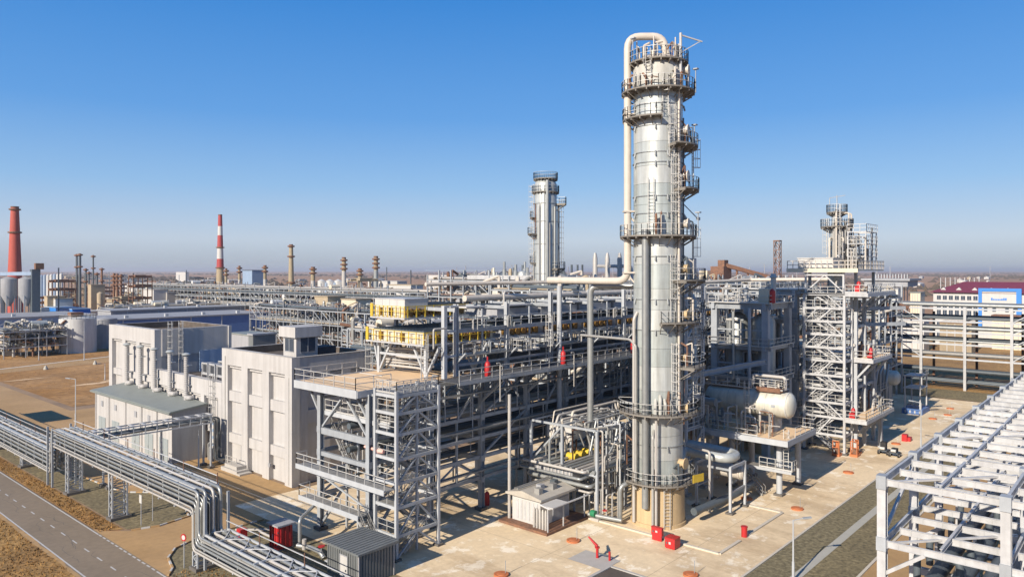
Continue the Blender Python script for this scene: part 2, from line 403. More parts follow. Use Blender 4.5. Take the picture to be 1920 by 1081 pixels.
# scrub along the far edge of the field, clumps
mb = MB()
for i in range(1500):
    t = random.random(); x = 118 + 12 * t + random.gauss(0, .9); y = 148 + 20 * t + random.gauss(0, 1); h = random.uniform(.4, 1.4)
    a_ = random.uniform(0, 6.28); mb.add([(x, y, 0), (x + .25 * math.cos(a_), y + .25 * math.sin(a_), 0), (x + random.uniform(-.4, .4), y + random.uniform(-.4, .4), h)], [(0, 1, 2)])
o = build(mb, "scrub", "grass"); o['kind'] = 'stuff'

# ================================================================== white concrete-panel buildings
def wall_with_piers(P, u, v0, v1, z1, bays, m, part="front_wall", face=-1, along='v', pier=.7, rec=.58, top=2.0, bands=(), zb=0):
    """a facade plane of recessed panels between piers; along 'v' at x=u or along 'u' at y=u"""
    mb = P.new(part, m)
    def bx(a0, a1, d0, d1, z0, z1_):
        d0, d1 = sorted((u + d0 * face, u + d1 * face))
        (mb.box(d0, d1, a0, a1, z0, z1_) if along == 'v' else mb.box(a0, a1, d0, d1, z0, z1_))
    step = (v1 - v0 - pier) / bays
    bx(v0, v1, -.45, -.05, zb, z1 - top)
    bx(v0, v1, -.45, rec, z1 - top, z1)
    for i in range(bays + 1): bx(v0 + i * step, v0 + i * step + pier, -.05, rec, zb, z1 - top - .003)
    for i in range(bays):
        a0, a1 = v0 + i * step + pier + .002, v0 + (i + 1) * step - .002
        for b0, b1 in bands: bx(a0, a1, -.05, rec * .62, b0, b1)
        bx(a0, a1, -.05, rec * .45, z1 - top - .38, z1 - top - .12)
    return mb
# --- near building
B = thing("white_building", "tall white concrete-panel building with roof cabin beside the steel pipe structure", "building", (52, 83, 0))
P = Parts(B)
wall_with_piers(P, 47.1, 75, 91.5, 14.9, 3, "wallwhite", bands=((8.3, 9.6), (3.0, 4.2)), pier=1.5)
wall_with_piers(P, 75.4, 47.56, 57.8, 14.9, 3, "wallwhite", "side_wall", along='u', bands=((7.0, 8.6),), pier=1.2, rec=.3)
mb = P.new("rear_wall", "wallwhite"); mb.box(57.4, 57.8, 75.86, 91.1, 0, 14.9); mb.box(46.62, 57.8, 91.1, 91.5, 0, 14.9)
P.new("roof", "rooftar").box(47.56, 57.39, 75.86, 91.09, 13.7, 13.95).box(57.34, 57.39, 75.86, 91.05, 13.96, 14.89).box(47.56, 57.33, 91.03, 91.08, 13.96, 14.89)
P.new("parapet_cap", "conc_grey").box(46.5, 46.95, 75.0, 91.5, 14.905, 14.96).box(46.96, 57.8, 75.0, 75.4, 14.905, 14.96)
d = P.new("door", "door"); d.box(46.98, 47.1, 86.0, 87.3, .9, 3.3); P.sub(d, "handle", "steel_light").box(46.92, 46.979, 86.15, 86.3, 1.9, 2.1); P.sub(d, "frame", "wallgrey").box(46.94, 47.1, 85.88, 85.99, .9, 3.42).box(46.94, 47.1, 87.31, 87.42, .9, 3.42).box(46.94, 47.1, 86.0, 87.3, 3.31, 3.42)
st = P.new("door_step", "conc_grey")
st.box(44.9, 46.5, 84.6, 88.6, 0, .45); st.box(44.9, 46.5, 83.9, 84.6, 0, .22); st.box(45.2, 46.5, 85.2, 88.2, .45, .85)
P.new("door_railing", "rail").rail([(45.3, 85.4, .85), (45.3, 88.1, .85)], 1.0, 1.2, kick=False)
P.new("access_ladder", "rail").ladder((57.0, 74.7, 4), 14.9, R(-90))
P.new("conduit", "pipe").tube([(46.52, 75.6, .2), (46.52, 75.6, 12.6)], .06, 6).tube([(46.5, 90.6, .2), (46.5, 90.6, 14)], .07, 6)
P.new("downpipe", "wallgrey").tube([(58.0, 74.95, .2), (58.0, 74.95, 14.4)], .09, 6)
for k in range(3): P.new("cable_run", "pipe_dark").bar((47.6 + 3.4 * k, 74.95, 11.3), (50.8 + 3.4 * k, 74.95, 11.3), .08)
for k, (y0, z0) in enumerate(((79.6, 1.6),)): P.new("vent_box", "wallgrey").box(46.4, 46.6, y0, y0 + .4, z0, z0 + .4)
P.done()
c = thing("roof_cabin", "small white glazed cabin with overhanging cap on the tall building's dark roof", "roof cabin", (50.5, 79, 13.75))
P = Parts(c)
P.new("wall", "wallwhite").box(48.6, 51.6, 77.4, 80.2, 13.75, 17.0)
P.new("cap", "wallwhite").box(48.2, 52.0, 77.0, 80.6, 17.0, 18.25)
for a in ((49.2, 51.2, 77.36, 77.4, 15.2, 16.9), (48.56, 48.6, 77.9, 79.8, 15.3, 16.8)):
    w = P.new("window", "glass"); w.box(*a); f = P.sub(w, "frame", "wallgrey")
    for zz in (a[4] - .08, a[5]): f.box(a[0] - .03, a[1] - .001 if a[1] < 49 else a[1], a[2] - .03, a[3] - .001, zz, zz + .08)
    if a[1] > 49: f.box(50.16, 50.24, 77.33, 77.359, 15.2, 16.9)
    else: f.box(48.53, 48.559, 78.8, 78.88, 15.3, 16.8)
P.new("annex_box", "dark").box(51.9, 54.4, 77.6, 79.8, 13.75, 15.6)
P.done()
# --- middle low block and far tall block
B = thing("low_white_block", "low white panel block with rooftop condensers between two taller white blocks", "building", (52, 101, 0))
P = Parts(B)
wall_with_piers(P, 47.1, 91.56, 112.0, 10.4, 4, "wallwhite", pier=1.0, bands=((3.6, 4.6),), top=2.1)
P.new("roof", "rooftar").box(47.6, 58, 91.56, 111.9, 9.2, 9.4)
P.new("rear_wall", "wallblue").box(57.8, 58.2, 91.56, 111.9, 0, 10.4)
P.new("access_ladder", "rail").ladder((46.5, 93.6, 2.2), 10.4, R(180))
P.done()
B = thing("far_white_block", "tall white block with flat parapet roof at the end of the duct row", "building", (52, 121, 0))
P = Parts(B)
wall_with_piers(P, 47.1, 112.06, 129.6, 16.2, 3, "wallwhite", pier=1.3, bands=((8.2, 9.2),), top=2.2)
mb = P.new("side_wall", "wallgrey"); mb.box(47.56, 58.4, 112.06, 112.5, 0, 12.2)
P.new("side_parapet", "wallwhite").box(47.56, 58.4, 111.9, 112.5, 12.21, 16.2)
P.new("blue_panel", "wallblue").box(53.2, 58.0, 111.75, 112.04, 9.4, 12.6)
P.new("corner_pier", "wallwhite").box(57.9, 58.4, 111.7, 112.05, 9.4, 16.2)
P.new("rear_wall", "wallwhite").box(58, 58.4, 112.51, 129.1, 0, 16.2).box(46.62, 58.4, 129.15, 129.6, 0, 16.2)
P.new("roof", "rooftar").box(47.56, 57.99, 112.52, 129.1, 15.0, 15.2).box(57.93, 57.98, 112.55, 129.1, 15.21, 16.19).box(47.4, 57.9, 129.06, 129.12, 15.21, 16.19)
P.new("roof_frame", "rail").ladder((48.6, 111.7, 9.4), 16.4, R(-90)).ladder((50.2, 111.7, 9.4), 16.4, R(-90))
P.done()
# wall ducts rising from the annex roof
def duct(vc):
    t = thing("exhaust_duct", "", "duct", (45.9, vc, 6.9), "exhaust ducts on the white building wall")
    P = Parts(t)
    P.new("riser", "blanket_white").lathe((45.95, vc, 7.0), sum([[(.29, .3 * i), (.33, .3 * i + .08), (.29, .3 * i + .16)] for i in range(21)], []), 16)
    P.new("rain_cap", "clad").lathe((45.95, vc, 13.3), [(.34, 0), (.55, .12), (.58, .2), (.4, .36), (.1, .44)], 16)
    P.new("inlet_elbow", "blanket_white").tube([(45.95, vc, 7.6), (45.95, vc - 1.0, 7.6), (46.5, vc - 1.0, 7.6)], .32, 10, .3)
    P.new("bracket", "steel").bar((46, vc - .1, 9.2), (46.6, vc - .1, 9.2), .9, .1).bar((46, vc - .1, 12), (46.6, vc - .1, 12), .9, .1)
    P.done(); return t
M['blanket_white'] = mat("corrugated_white_duct", (.44, .43, .42), .65, .05, .25, 1.2, streak=.25)
d0 = duct(100.5)
names = ["nearest the roof condensers", "second from the condensers", "middle one of the five", "second from the far corner", "nearest the far corner"]
for i in range(5):
    d = d0 if i == 0 else copy_tree(d0, (45.9, 100.5 + 5.08 * i, 6.9))
    d['label'] = "white vertical exhaust duct on the annex roof, " + names[i]
# rooftop condensers
def condenser(x, y):
    t = thing("condenser_unit", "", "air conditioner", (x, y, 9.4), "condensers on the low white roof")
    P = Parts(t)
    P.new("casing", "wallgrey").box(x - .55, x + .55, y - .8, y + .8, 10.75, 12.2)
    P.new("fan_grille", "dark").box(x - .58, x - .551, y - .55, y + .55, 10.95, 12.0)
    P.new("frame", "steel_white").bar((x - .6, y - .8, 12.2), (x - .6, y + .8, 12.2), .12).bar((x - .6, y - .8, 10.7), (x - .6, y + .8, 10.7), .12).bar((x - .6, y - .8, 9.4), (x - .6, y - .8, 12.2), .12).bar((x - .6, y + .8, 9.4), (x - .6, y + .8, 12.2), .12)
    P.done(); return t
c0 = None
rown = ["front row", "rear row"]; posn = ["beside the tall white building", "second from the tall white building", "third from the tall white building", "nearest the wall ducts"]
for r in range(2):
    for i in range(4):
        loc = (48.6 + 2.4 * r, 93.0 + 2.1 * i, 9.4)
        if c0 is None: c0 = condenser(*loc[:2]); d = c0
        else: d = copy_tree(c0, loc)
        d['label'] = f"grey rooftop condenser, {rown[r]}, {posn[i]}"
# --- annex with mono-pitch roof
B = thing("electrical_annex", "long white annex with grey-green sloping roof and grey double doors", "annex", (44, 109, 0))
P = Parts(B)
P.new("wall", "wallwhite").add([(42, 95.9, 0), (46.45, 95.9, 0), (46.45, 122.4, 0), (42, 122.4, 0), (42, 95.9, 6.5), (46.45, 95.9, 7.0), (46.45, 122.4, 7.0), (42, 122.4, 6.5)],
    [(3, 2, 1, 0), (4, 5, 6, 7), (1, 2, 6, 5), (2, 3, 7, 6), (3, 0, 4, 7)])
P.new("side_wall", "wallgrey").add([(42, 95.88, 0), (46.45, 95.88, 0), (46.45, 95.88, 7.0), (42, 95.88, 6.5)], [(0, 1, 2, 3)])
P.new("roof", "roof").add([(41.55, 95.5, 6.55), (46.6, 95.5, 7.12), (46.6, 122.9, 7.12), (41.55, 122.9, 6.55), (41.55, 95.5, 6.8), (46.6, 95.5, 7.34), (46.6, 122.9, 7.34), (41.55, 122.9, 6.8)],
    [(3, 2, 1, 0), (4, 5, 6, 7), (0, 1, 5, 4), (1, 2, 6, 5), (2, 3, 7, 6), (3, 0, 4, 7)])
P.new("gutter", "roof").box(41.4, 41.54, 95.4, 123, 6.5, 6.72)
for i, y in enumerate((97.0, 101.6, 106.0, 113.2, 118.3)):
    d = P.new("door", "door"); d.box(41.93, 41.995, y, y + 2.6, .1, 3.0); d.box(41.9, 41.93, y + 1.28, y + 1.32, .1, 3.0); P.sub(d, "handle", "steel_light").box(41.86, 41.92, y + 1.4, y + 1.46, 1.0, 1.35)
    P.new("vent", "wallgrey").box(41.9, 41.995, y + .9, y + 1.6, 4.6, 5.4)
for y in (100.2, 105.1, 110.6, 116.7, 121.9): P.new("downpipe", "wallwhite").tube([(41.85, y, 0), (41.85, y, 6.5)], .07, 6)
P.done()
# --- grey corrugated shed in the foreground
B = thing("corrugated_shed", "small grey corrugated shed with white door near the red fire cabinet", "shed", (37, 49.4, 0))
P = Parts(B)
mb = P.new("wall", "shed"); mb.box(35.3, 38.8, 47.35, 51.55, .02, 2.55)
rb = P.new("corrugation", "shed")
y = 47.45
while y < 51.5: rb.box(35.24, 35.3, y, y + .14, .05, 2.54); y += .30
x = 35.4
while x < 38.7: rb.box(x, x + .14, 47.29, 47.35, .05, 2.54); x += .30
rf = P.new("roof", "shed"); rf.add([(35.0, 47.0, 2.62), (39.1, 47.0, 2.62), (39.1, 51.9, 2.62), (35.0, 51.9, 2.62), (35.0, 47.0, 2.78), (39.1, 47.0, 2.86), (39.1, 51.9, 2.86), (35.0, 51.9, 2.78)], [(3, 2, 1, 0), (4, 5, 6, 7), (0, 1, 5, 4), (1, 2, 6, 5), (2, 3, 7, 6), (3, 0, 4, 7)])
y = 47.3
while y < 51.8: rf.bar((35.0, y, 2.80), (39.1, y, 2.88), .05, .07); y += .42
P.new("corner_trim", "wallwhite").box(35.22, 35.34, 47.26, 47.36, .02, 2.58).box(38.74, 38.84, 47.26, 47.36, .02, 2.58)
d = P.new("door", "white"); d.box(35.2, 35.235, 48.75, 49.65, .05, 2.1); P.sub(d, "handle", "pipe_dark").box(35.13, 35.199, 48.84, 48.92, .95, 1.1); P.sub(d, "frame", "wallgrey").box(35.19, 35.23, 48.66, 48.745, .05, 2.2).box(35.19, 35.23, 49.655, 49.74, .05, 2.2).box(35.19, 35.23, 48.75, 49.65, 2.105, 2.2)
P.done()
# ================================================================== steel frames
def pipe(pts, r, m, label, group=None, bend=None, n=10, name="pipe", cat="pipe"):
    if name == "pipe":
        for key, nm in (("roadside", "utility_pipe"), ("main pipe rack", "rack_pipe"), ("drop pipe", "drop_pipe"), ("riser", "riser_pipe"), ("far pipe rack", "far_rack_pipe"), ("decks of the platform", "deck_pipe"), ("shaded frame", "frame_pipe"), ("reactor frame", "reactor_pipe"),
                        ("low pipe module", "module_pipe"), ("white beam rack", "service_pipe"), ("sagging", "header_pipe"), ("narrow pipe tower", "tower_pipe")):
            if key in label: name = cat = nm; break
        cat = cat.replace("_", " ")
    return solo(MB().tube(pts, r, n, bend or r * 2.2), name, m, label, cat, group, True)
def flanges(mb, p, q, r, every=7.0):
    p, q = V(p), V(q); L = (q - p).length; d = (q - p).normalized(); k = int(L // every)
    for i in range(1, k + 1):
        c = p + d * (i * every); mb.tube([c - d * .06, c + d * .06], r * 1.5, 10)
def grid_frame(P, us, vs, zs, post=.4, beam=.3, m="steel", braces=(), foot=True, zb=0, ztop=None, skip=(), hb=None):
    """posts on a grid, beams both ways at every level"""
    ztop = ztop or zs[-1]; hb = hb or beam * 1.2
    for u in us:
        for v in vs:
            if (u, v) in skip: continue
            P.new("post", m).bar((u, v, zb), (u, v, ztop), post)
            if foot: P.new("footing", "conc_grey").box(u - .45, u + .45, v - .45, v + .45, zb - .02, zb + .28)
    for z in zs:
        for u in us: P.new("beam", m).bar((u, vs[0] + post / 2, z), (u, vs[-1] - post / 2, z), beam, hb)
        for v in vs:
            for a, b in zip(us, us[1:]): P.new("beam", m).bar((a + post / 2, v, z - .004), (b - post / 2, v, z - .004), beam * .8, hb * .9)
    for (a, b) in braces: P.new("brace", m).bar(a, b, .18)

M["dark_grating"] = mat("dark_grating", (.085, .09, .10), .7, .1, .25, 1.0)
# ---- the long main pipe structure
T = thing("pipe_rack", "long multi-tier steel pipe rack carrying air coolers, sandy deck at its near end", "pipe rack", (41, 53.4, 0))
P = Parts(T)
US = [41, 48.3, 55.5, 62.8, 70, 77.3, 84.5, 91.8, 99, 106.2, 113.5, 120.7]
for u in US:
    for v in (53.4, 61.0):
        P.new("post", "steel").ibeam((u, v, 0), (u, v, 13.9), .5, .5, .06)
        P.new("footing", "kerbdark").box(u - .5, u + .5, v - .5, v + .5, -.02, .3)
        for z in (3.2, 5.4, 7.5, 9.7): P.new("gusset", "steel").bar((u, v, z - .3), (u, v, z + .3), .56)
    for z, h in ((5.4, .5), (7.5, .4), (9.7, .6), (13.75, .5)): P.new("cross_beam", "steel").bar((u, 53.67, z - .1), (u, 60.73, z - .1), .3, h)
for v in (53.4, 61.0):
    for a, b in zip(US, US[1:]):
        for z in (3.4, 5.55, 7.6, 9.8, 13.7): P.new("beam", "steel").bar((a + .28, v, z), (b - .28, v, z), .26, .36)
for i, (a, b) in enumerate(zip(US, US[1:])):
    for v in (53.4, 61.0):
        if i % 2 == 0 and i > 0:
            P.new("brace", "steel").bar((a, v, 9.9), (b, v, 13.5), .2); P.new("brace", "steel").bar((a, v, 5.6), (b, v, 9.6), .2)
        else:
            mid = (a + b) / 2
            P.new("brace", "steel").bar((a, v, 3.5), (mid, v, 5.4), .16); P.new("brace", "steel").bar((b, v, 3.5), (mid, v, 5.4), .16)
            P.new("brace", "steel").bar((mid, v, 9.9), (b, v, 13.5), .2); P.new("strut", "steel").bar((mid, v, 3.4), (mid, v, 9.8), .2)
for v in (53.4, 61): P.new("brace", "steel").bar((41, v, .4), (43.5, v, 3.3), .22)
P.new("brace", "steel").bar((41, 60.8, .6), (41, 58.4, 3.3), .2); P.new("brace", "steel").bar((41, 53.6, .6), (41, 56, 3.3), .2)
P.new("brace", "steel").bar((41, 61.4, 11.5), (41, 63, 13.6), .2); P.new("brace", "steel").bar((41, 53.8, 11.8), (41, 55.4, 13.5), .2)
for i, (a, b) in enumerate(zip(US, US[1:])):
    mid = (a + b) / 2
    for z in (4.4, 8.7, 11.6, 12.7): P.new("side_rail", "steel").bar((a + .28, 61.0, z), (b - .28, 61.0, z), .14, .2)
    for q in (.25, .5, .75): P.new("strut", "steel").bar((a + (b - a) * q, 53.2, 9.9), (a + (b - a) * q, 53.2, 13.6), .1)
    P.new("cross_brace", "steel").bar((a, 53.7, 3.5), (a, 60.7, 5.2), .14); P.new("cross_brace", "steel").bar((a, 53.7, 10.0), (a, 57.2, 13.4), .16); P.new("cross_brace", "steel").bar((a, 60.7, 10.0), (a, 57.2, 13.4), .16)
    P.new("floor_joist", "steel").bar((mid, 50.4, 14.0), (mid, 62.8, 14.0), .18, .3)
# near-end deck
dk = P.new("deck", "deck"); dk.box(39.7, 53.5, 53.6, 63.3, 14.12, 14.24)
P.new("edge_beam", "steel_light").box(39.55, 39.69, 53.4, 63.4, 13.62, 14.36).box(39.7, 53, 63.31, 63.45, 13.62, 14.36)
P.new("edge_beam", "steel_light").box(39.6, 49.2, 53.3, 53.39, 13.7, 14.3)
P.new("deck_joist", "steel").bar((40.3, 53.8, 13.75), (40.3, 63.2, 13.75), .2, .5)
for v in (55.5, 58, 62.9): P.new("deck_joist", "steel").bar((39.8, v, 13.9), (52, v, 13.9), .16, .35)
P.sub(dk, "railing", "rail").rail([(39.62, 53.6, 14.36), (39.62, 63.37, 14.36), (47, 63.37, 14.36)], 1.1, 1.7, .06, kick=False)
P.sub(dk, "railing", "rail").rail([(39.62, 53.6, 14.36), (43.5, 53.45, 14.36)], 1.1, 1.6, .06, kick=False)
for z in (14.9, 15.4): P.new("railing", "rail").bar((44.5, 56, z), (44.5, 59.5, z), .06)
# side walkway at deck level
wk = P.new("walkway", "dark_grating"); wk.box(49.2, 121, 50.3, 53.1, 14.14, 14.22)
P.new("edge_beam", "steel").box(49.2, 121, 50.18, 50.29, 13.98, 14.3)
for a, b in ((49.2, 66), (66, 83), (83, 100), (100, 121)):
    P.sub(wk, "railing", "rail").rail([(a, 50.24, 14.34), (b, 50.24, 14.34)], 1.1, 1.5, .07)
for u in US[2:]:
    P.new("bracket", "steel").bar((u, 53.3, 11.4), (u, 50.4, 13.8), .22); P.new("bracket", "steel").bar((u, 50.3, 13.85), (u, 53.2, 13.85), .22, .3)
# galleries on the near face
for z, v0, v1, u0 in ((3.2, 53.0, 62.4, 39.5), (6.15, 49.4, 62.9, 39.5)):
    gl = P.new("gallery", "galv"); gl.box(u0, 40.75, v0, v1, z, z + .08)
    P.new("edge_beam", "steel_light").box(u0 - .09, u0 - .002, v0, v1, z - .26, z + .2)
    P.sub(gl, "railing", "rail").rail([(u0, v0, z + .2), (u0, v1, z + .2)], 1.0, 1.35, .06, kick=False)
    P.new("railing", "rail").rail([(u0, v1, z + .2), (40.7, v1, z + .2)], 1.0, 1.2, .06, kick=False)
P.new("gallery", "galv").box(41.3, 43.4, 51.6, 60.7, 11.35, 11.43)
P.new("edge_beam", "steel_light").box(41.15, 41.28, 50.8, 60.6, 11.1, 11.5)
P.new("railing", "rail").rail([(41.25, 50.8, 11.5), (41.25, 60.6, 11.5)], 1.1, 1.3, .06)
P.new("mid_gallery", "galv").box(42, 52, 54, 56.2, 11.3, 11.36)
P.new("railing", "rail").rail([(42, 56.2, 11.4), (52, 56.2, 11.4)], 1.1, 1.4, .06)
P.new("stair", "galv").stair((40.1, 51.0, 0.0), (40.1, 53.4, 3.2), .8)
P.new("stair", "galv").stair((42.2, 57.5, 6.2), (42.2, 60.4, 9.8), .8)
for v in (57.2, 59.0): P.new("post", "steel").bar((42.6, v, 0), (42.6, v, 9.6), .2)
# upper frame that carries the coolers
TU = [52, 59.7, 67.4, 75.2, 83, 90.7, 98.4, 106.1, 113.8, 121]
for u in TU:
    P.new("upper_post", "steel_light").ibeam((u, 53.6, 14.25), (u, 53.6, 21.6 if u < 66 else 22.6), .42, .42, .06)
    P.new("upper_post", "steel").bar((u, 63.0, 14), (u, 63.0, 21.4), .35)
    P.new("brace", "steel").bar((u, 53.5, 15.6), (u, 52.2, 16.7), .16)
    for z in (16.3, 18.75, 21.0): P.new("cross_beam", "steel").bar((u, 53.9, z), (u, 62.8, z), .22, .36)
P.new("upper_post", "steel_light").bar((50.2, 53.4, 14.25), (50.2, 53.4, 21.5), .42)
P.new("cross_beam", "steel_light").bar((50.4, 53.4, 21.4), (51.8, 53.4, 21.4), .2); P.new("cross_beam", "steel_light").bar((50.4, 53.4, 18.9), (51.8, 53.4, 18.9), .2); P.new("cross_beam", "steel_light").bar((50.4, 53.4, 16.4), (51.8, 53.4, 16.4), .2)
for a, b in zip(TU, TU[1:]):
    for z, h in ((15.4, .26), (16.35, .42), (18.85, .42)): P.new("beam", "steel").bar((a + .22, 53.6, z), (b - .22, 53.6, z), .24, h)
    P.new("railing", "rail").rail([(a + .3, 52.9, 16.55), (b - .3, 52.9, 16.55)], 1.0, 1.6, .06, kick=False)
    P.new("railing", "rail").rail([(a + .3, 53.3, 19.06), (b - .3, 53.3, 19.06)], 1.1, 1.6, .06, kick=False)
    P.new("upper_walkway", "galv").box(a, b, 52.8, 53.35, 16.3, 16.36)
    P.new("hanger", "steel").bar(((a + b) / 2, 53.6, 14.2), ((a + b) / 2, 53.6, 21), .16)
P.new("ladder", "rail").ladder((66.2, 53.1, 14.2), 18.9, R(-90), True)
P.new("ladder", "rail").ladder((48.0, 53.9, 14.3), 17.8, R(-120), True, .6)
P.new("platform", "galv").box(60, 63.0, 51.6, 53.3, 16.28, 16.36)
P.new("railing", "rail").rail([(60, 53.2, 16.36), (60, 51.6, 16.36), (63, 51.6, 16.36), (63, 53.2, 16.36)], 1.1, .8, .06)
# splayed legs under the first cooler bays
for u in (49.2, 56.0):
    for v in (55.0, 62.4):
        P.new("cooler_leg", "steel_light").bar((u, v, 14.2), (u, v, 17.5), .3)
        P.new("cooler_leg", "steel_light").bar((u, v, 14.4), (u, v - 2.0, 17.5), .2); P.new("cooler_leg", "steel_light").bar((u, v, 14.4), (u, v + (2.0 if v < 60 else .8), 17.5), .2)
        P.new("cooler_leg", "steel_light").bar((u, v, 14.4), (u + 2.2, v, 17.5), .2)
for z in (16.3,): P.new("cross_beam", "steel_light").bar((49.2, 55.2, z), (49.2, 62.2, z), .18, .22)
P.done()

# ---- pipes lying in the rack
random.seed(11)
tier = {5.75: "lowest", 7.85: "second", 10.05: "third"}
for z, nm in tier.items():
    v = 54.1
    while v < 60.4:
        r = random.choice([.09, .12, .16, .2, .28, .3]); v += r
        m = random.choice(["pipe_dark", "clad_pipe", "pipe_dark", "pipe", "pipe_dark"])
        u0 = random.choice([41.6, 47, 52, 56, 58])
        pipe([(u0, v, z + r), (122.5, v, z + r)], r, m, f"long straight pipe lying on the {nm} tier of the main pipe rack", f"pipes on the {nm} tier of the main rack")
        v += r + random.choice([.2, .35, .6])
for i in range(16):
    u = 43 + random.random() * 70; v = 53.9 + random.random() * 6; z = random.choice([5.8, 7.9, 10.1]); r = random.choice([.08, .1, .14])
    pipe([(u, v, z), (u, v, z + 3.6), (u + 3, v, z + 3.6)], r, "pipe_white", "short riser pipe between tiers inside the main rack", "riser pipes inside the main rack")
for i in range(54):
    u = random.uniform(47, 120); v = random.choice([52.9, 53.0, 53.9, 54.4]); r = random.choice([.05, .07, .09, .12]); z0 = random.choice([.1, 3.6, 5.8, 7.8]); z1 = z0 + random.choice([2.2, 4.2, 6])
    pipe([(u, v, z0), (u, v, z1), (u + random.choice([-.9, .9]), v, z1)], r, random.choice(["pipe_white", "pipe", "steel_light", "clad_pipe"]), "slim vertical pipe clamped to the side of the main rack", "slim vertical pipes on the rack side", None, 7, "clamped_pipe", "clamped pipe")
for i in range(60):
    u = random.uniform(53, 120); z0 = random.choice([16.4, 18.95]); h = random.uniform(.4, 1.3); v = random.uniform(52.6, 53.3)
    pipe([(u, v, z0), (u, v, z0 + h), (u + random.uniform(.5, 1.6), v, z0 + h)], random.uniform(.05, .11), random.choice(["pipe_white", "pipe", "clad_pipe", "pipe_dark"]), "small bent pipe on the rack's side walkways", "small pipes on the rack walkways", None, 7, "small_pipe", "small pipe")
# cable trays on the rack's side, lattice at their ends
for z in (4.3, 8.7, 12.4):
    mb = MB().box(44, 122, 52.6, 53.1, z, z + .04).box(44, 122, 52.58, 52.6, z, z + .14).box(44, 122, 53.1, 53.12, z, z + .14)
    solo(mb, "cable_tray", "galv", {4.3: "lowest", 8.7: "middle", 12.4: "topmost"}[z] + " cable tray along the side of the main pipe rack", "cable tray", "cable trays along the main rack")
# exchangers; a dark row is made up to stand in for storey shade
def exchanger(u, v, z, L, r, m, label, group=None, along='u', saddle=True):
    t = thing("heat_exchanger", label, "heat exchanger", (u, v, z), group); P = Parts(t)
    ax = V((1, 0, 0)) if along == 'u' else V((0, 1, 0)); c = V((u, v, z + r + .5))
    sh_ = P.new("shell", m, True); P.sub(sh_, "drain", "pipe").tube([c - V((0, 0, r * .9)), c - V((0, 0, r + .4))], .06, 6); sh_.tube([c - ax * (L / 2 + r * .35), c - ax * (L / 2 + r * .22), c - ax * (L / 2), c + ax * (L / 2), c + ax * (L / 2 + r * .22), c + ax * (L / 2 + r * .35)], [r * .3, r * .75, r, r, r * .75, r * .3], 18)
    for k in (-.3, .3):
        f = P.new("flange", m); f.tube([c + ax * (L * (k * 1.5) - .07), c + ax * (L * (k * 1.5) + .07)], r * 1.14, 18)
        if saddle:
            q = c + ax * (L * k); w = .3
            b = P.new("saddle", "steel"); b.box(q.x - (w / 2 if along == 'u' else r * .8), q.x + (w / 2 if along == 'u' else r * .8), q.y - (r * .8 if along == 'u' else w / 2), q.y + (r * .8 if along == 'u' else w / 2), z, z + .5 + r * .4)
    P.new("nozzle", m).tube([c, c + V((0, 0, r + .5))], r * .22, 8)
    P.done(); return t
e0 = exchanger(64.2, 57, 14.24, 6.4, .75, "pipe_dark", "", "made-up dark drums standing in for shade below the air coolers")
for i in range(7):
    d = e0 if i == 0 else copy_tree(e0, (64.2 + 7.75 * i, 57, 14.24))
    d['label'] = "made-up dark horizontal drum standing in for shade in the storey below the air coolers"
# ---- air coolers
def cooler(u0, u1, v0, v1, z, label, hgt=1.25, guard=True, fans=True):
    t = thing("air_cooler", label, "air cooler", (u0, v0, z), "air coolers on the main rack"); P = Parts(t)
    P.new("casing", "tan_light" if guard else "wallgrey").box(u0, u1, v0, v1, z, z + hgt - .12)
    P.new("floor_edge", "steel_white").box(u0 - .5, u1, v0 - .5, v1 + .3, z - .16, z - .01)
    tp = P.new("tube_bundle", "pipe_dark"); tp.box(u0 + .2, u1 - .2, v0 + .2, v1 - .2, z + hgt - .12, z + hgt)
    y = v0 + .4
    while y < v1 - .3: tp.bar((u0 + .2, y, z + hgt + .03), (u1 - .2, y, z + hgt + .03), .1, .06); y += .5
    if guard:
        for x, y in [(u0 - .42, v0 - .42 + k * (v1 - v0 + .6) / 8) for k in range(9)]: P.new("guard_post", "yellow").box(x - .035, x + .035, y - .04, y + .04, z, z + 1.2)
        for k in range(int((u1 - u0) / 1.2)):
            P.new("guard_post", "yellow").box(u0 + k * 1.2 - .07, u0 + k * 1.2 + .07, v0 - .47, v0 - .37, z, z + 1.2)
        for zz in (.65, 1.17): P.new("guard_rail", "yellow").bar((u0 - .42, v0 - .42, z + zz), (u0 - .42, v1 + .2, z + zz), .045).bar((u0 - .42, v0 - .42, z + zz), (u1, v0 - .42, z + zz), .07)
        P.new("guard_rail", "yellow").box(u0 - .5, u0 - .38, v1 - .1, v1 + .3, z, z + 1.4)
        for k in range(7):
            y = v0 + .6 + k * (v1 - v0 - 1.2) / 6.3; P.new("motor_guard", "amber" if k % 3 == 2 else "tan_light").box(u0 - .12, u0 - .003, y, y + .7, z + .15, z + .95)
    for k in range(int((u1 - u0) / 1.05) if fans else 0):
        x = u0 + .3 + k * 1.05; P.new("fan_motor", "amber", True).tube([(x, v0 - .02, z + .5), (x, v0 - .34, z + .5)], .33, 10); P.new("fan_motor", random.choice(["amber", "amber", "rust"])).box(x + .38, x + .62, v0 - .22, v0 - .003, z + .1, z + .9)
    P.done(); return t
M['tan_light'] = mat("pale_buff_panel", (.66, .59, .45), .7, 0, .15, .8, rnd=.12)
cooler(48.6, 58.5, 54.6, 63.0, 17.7, "lower air cooler with yellow guard rail at the near end of the rack")
cooler(49.2, 58, 58.2, 63.0, 20.15, "upper air cooler with yellow guards under a white plenum box")
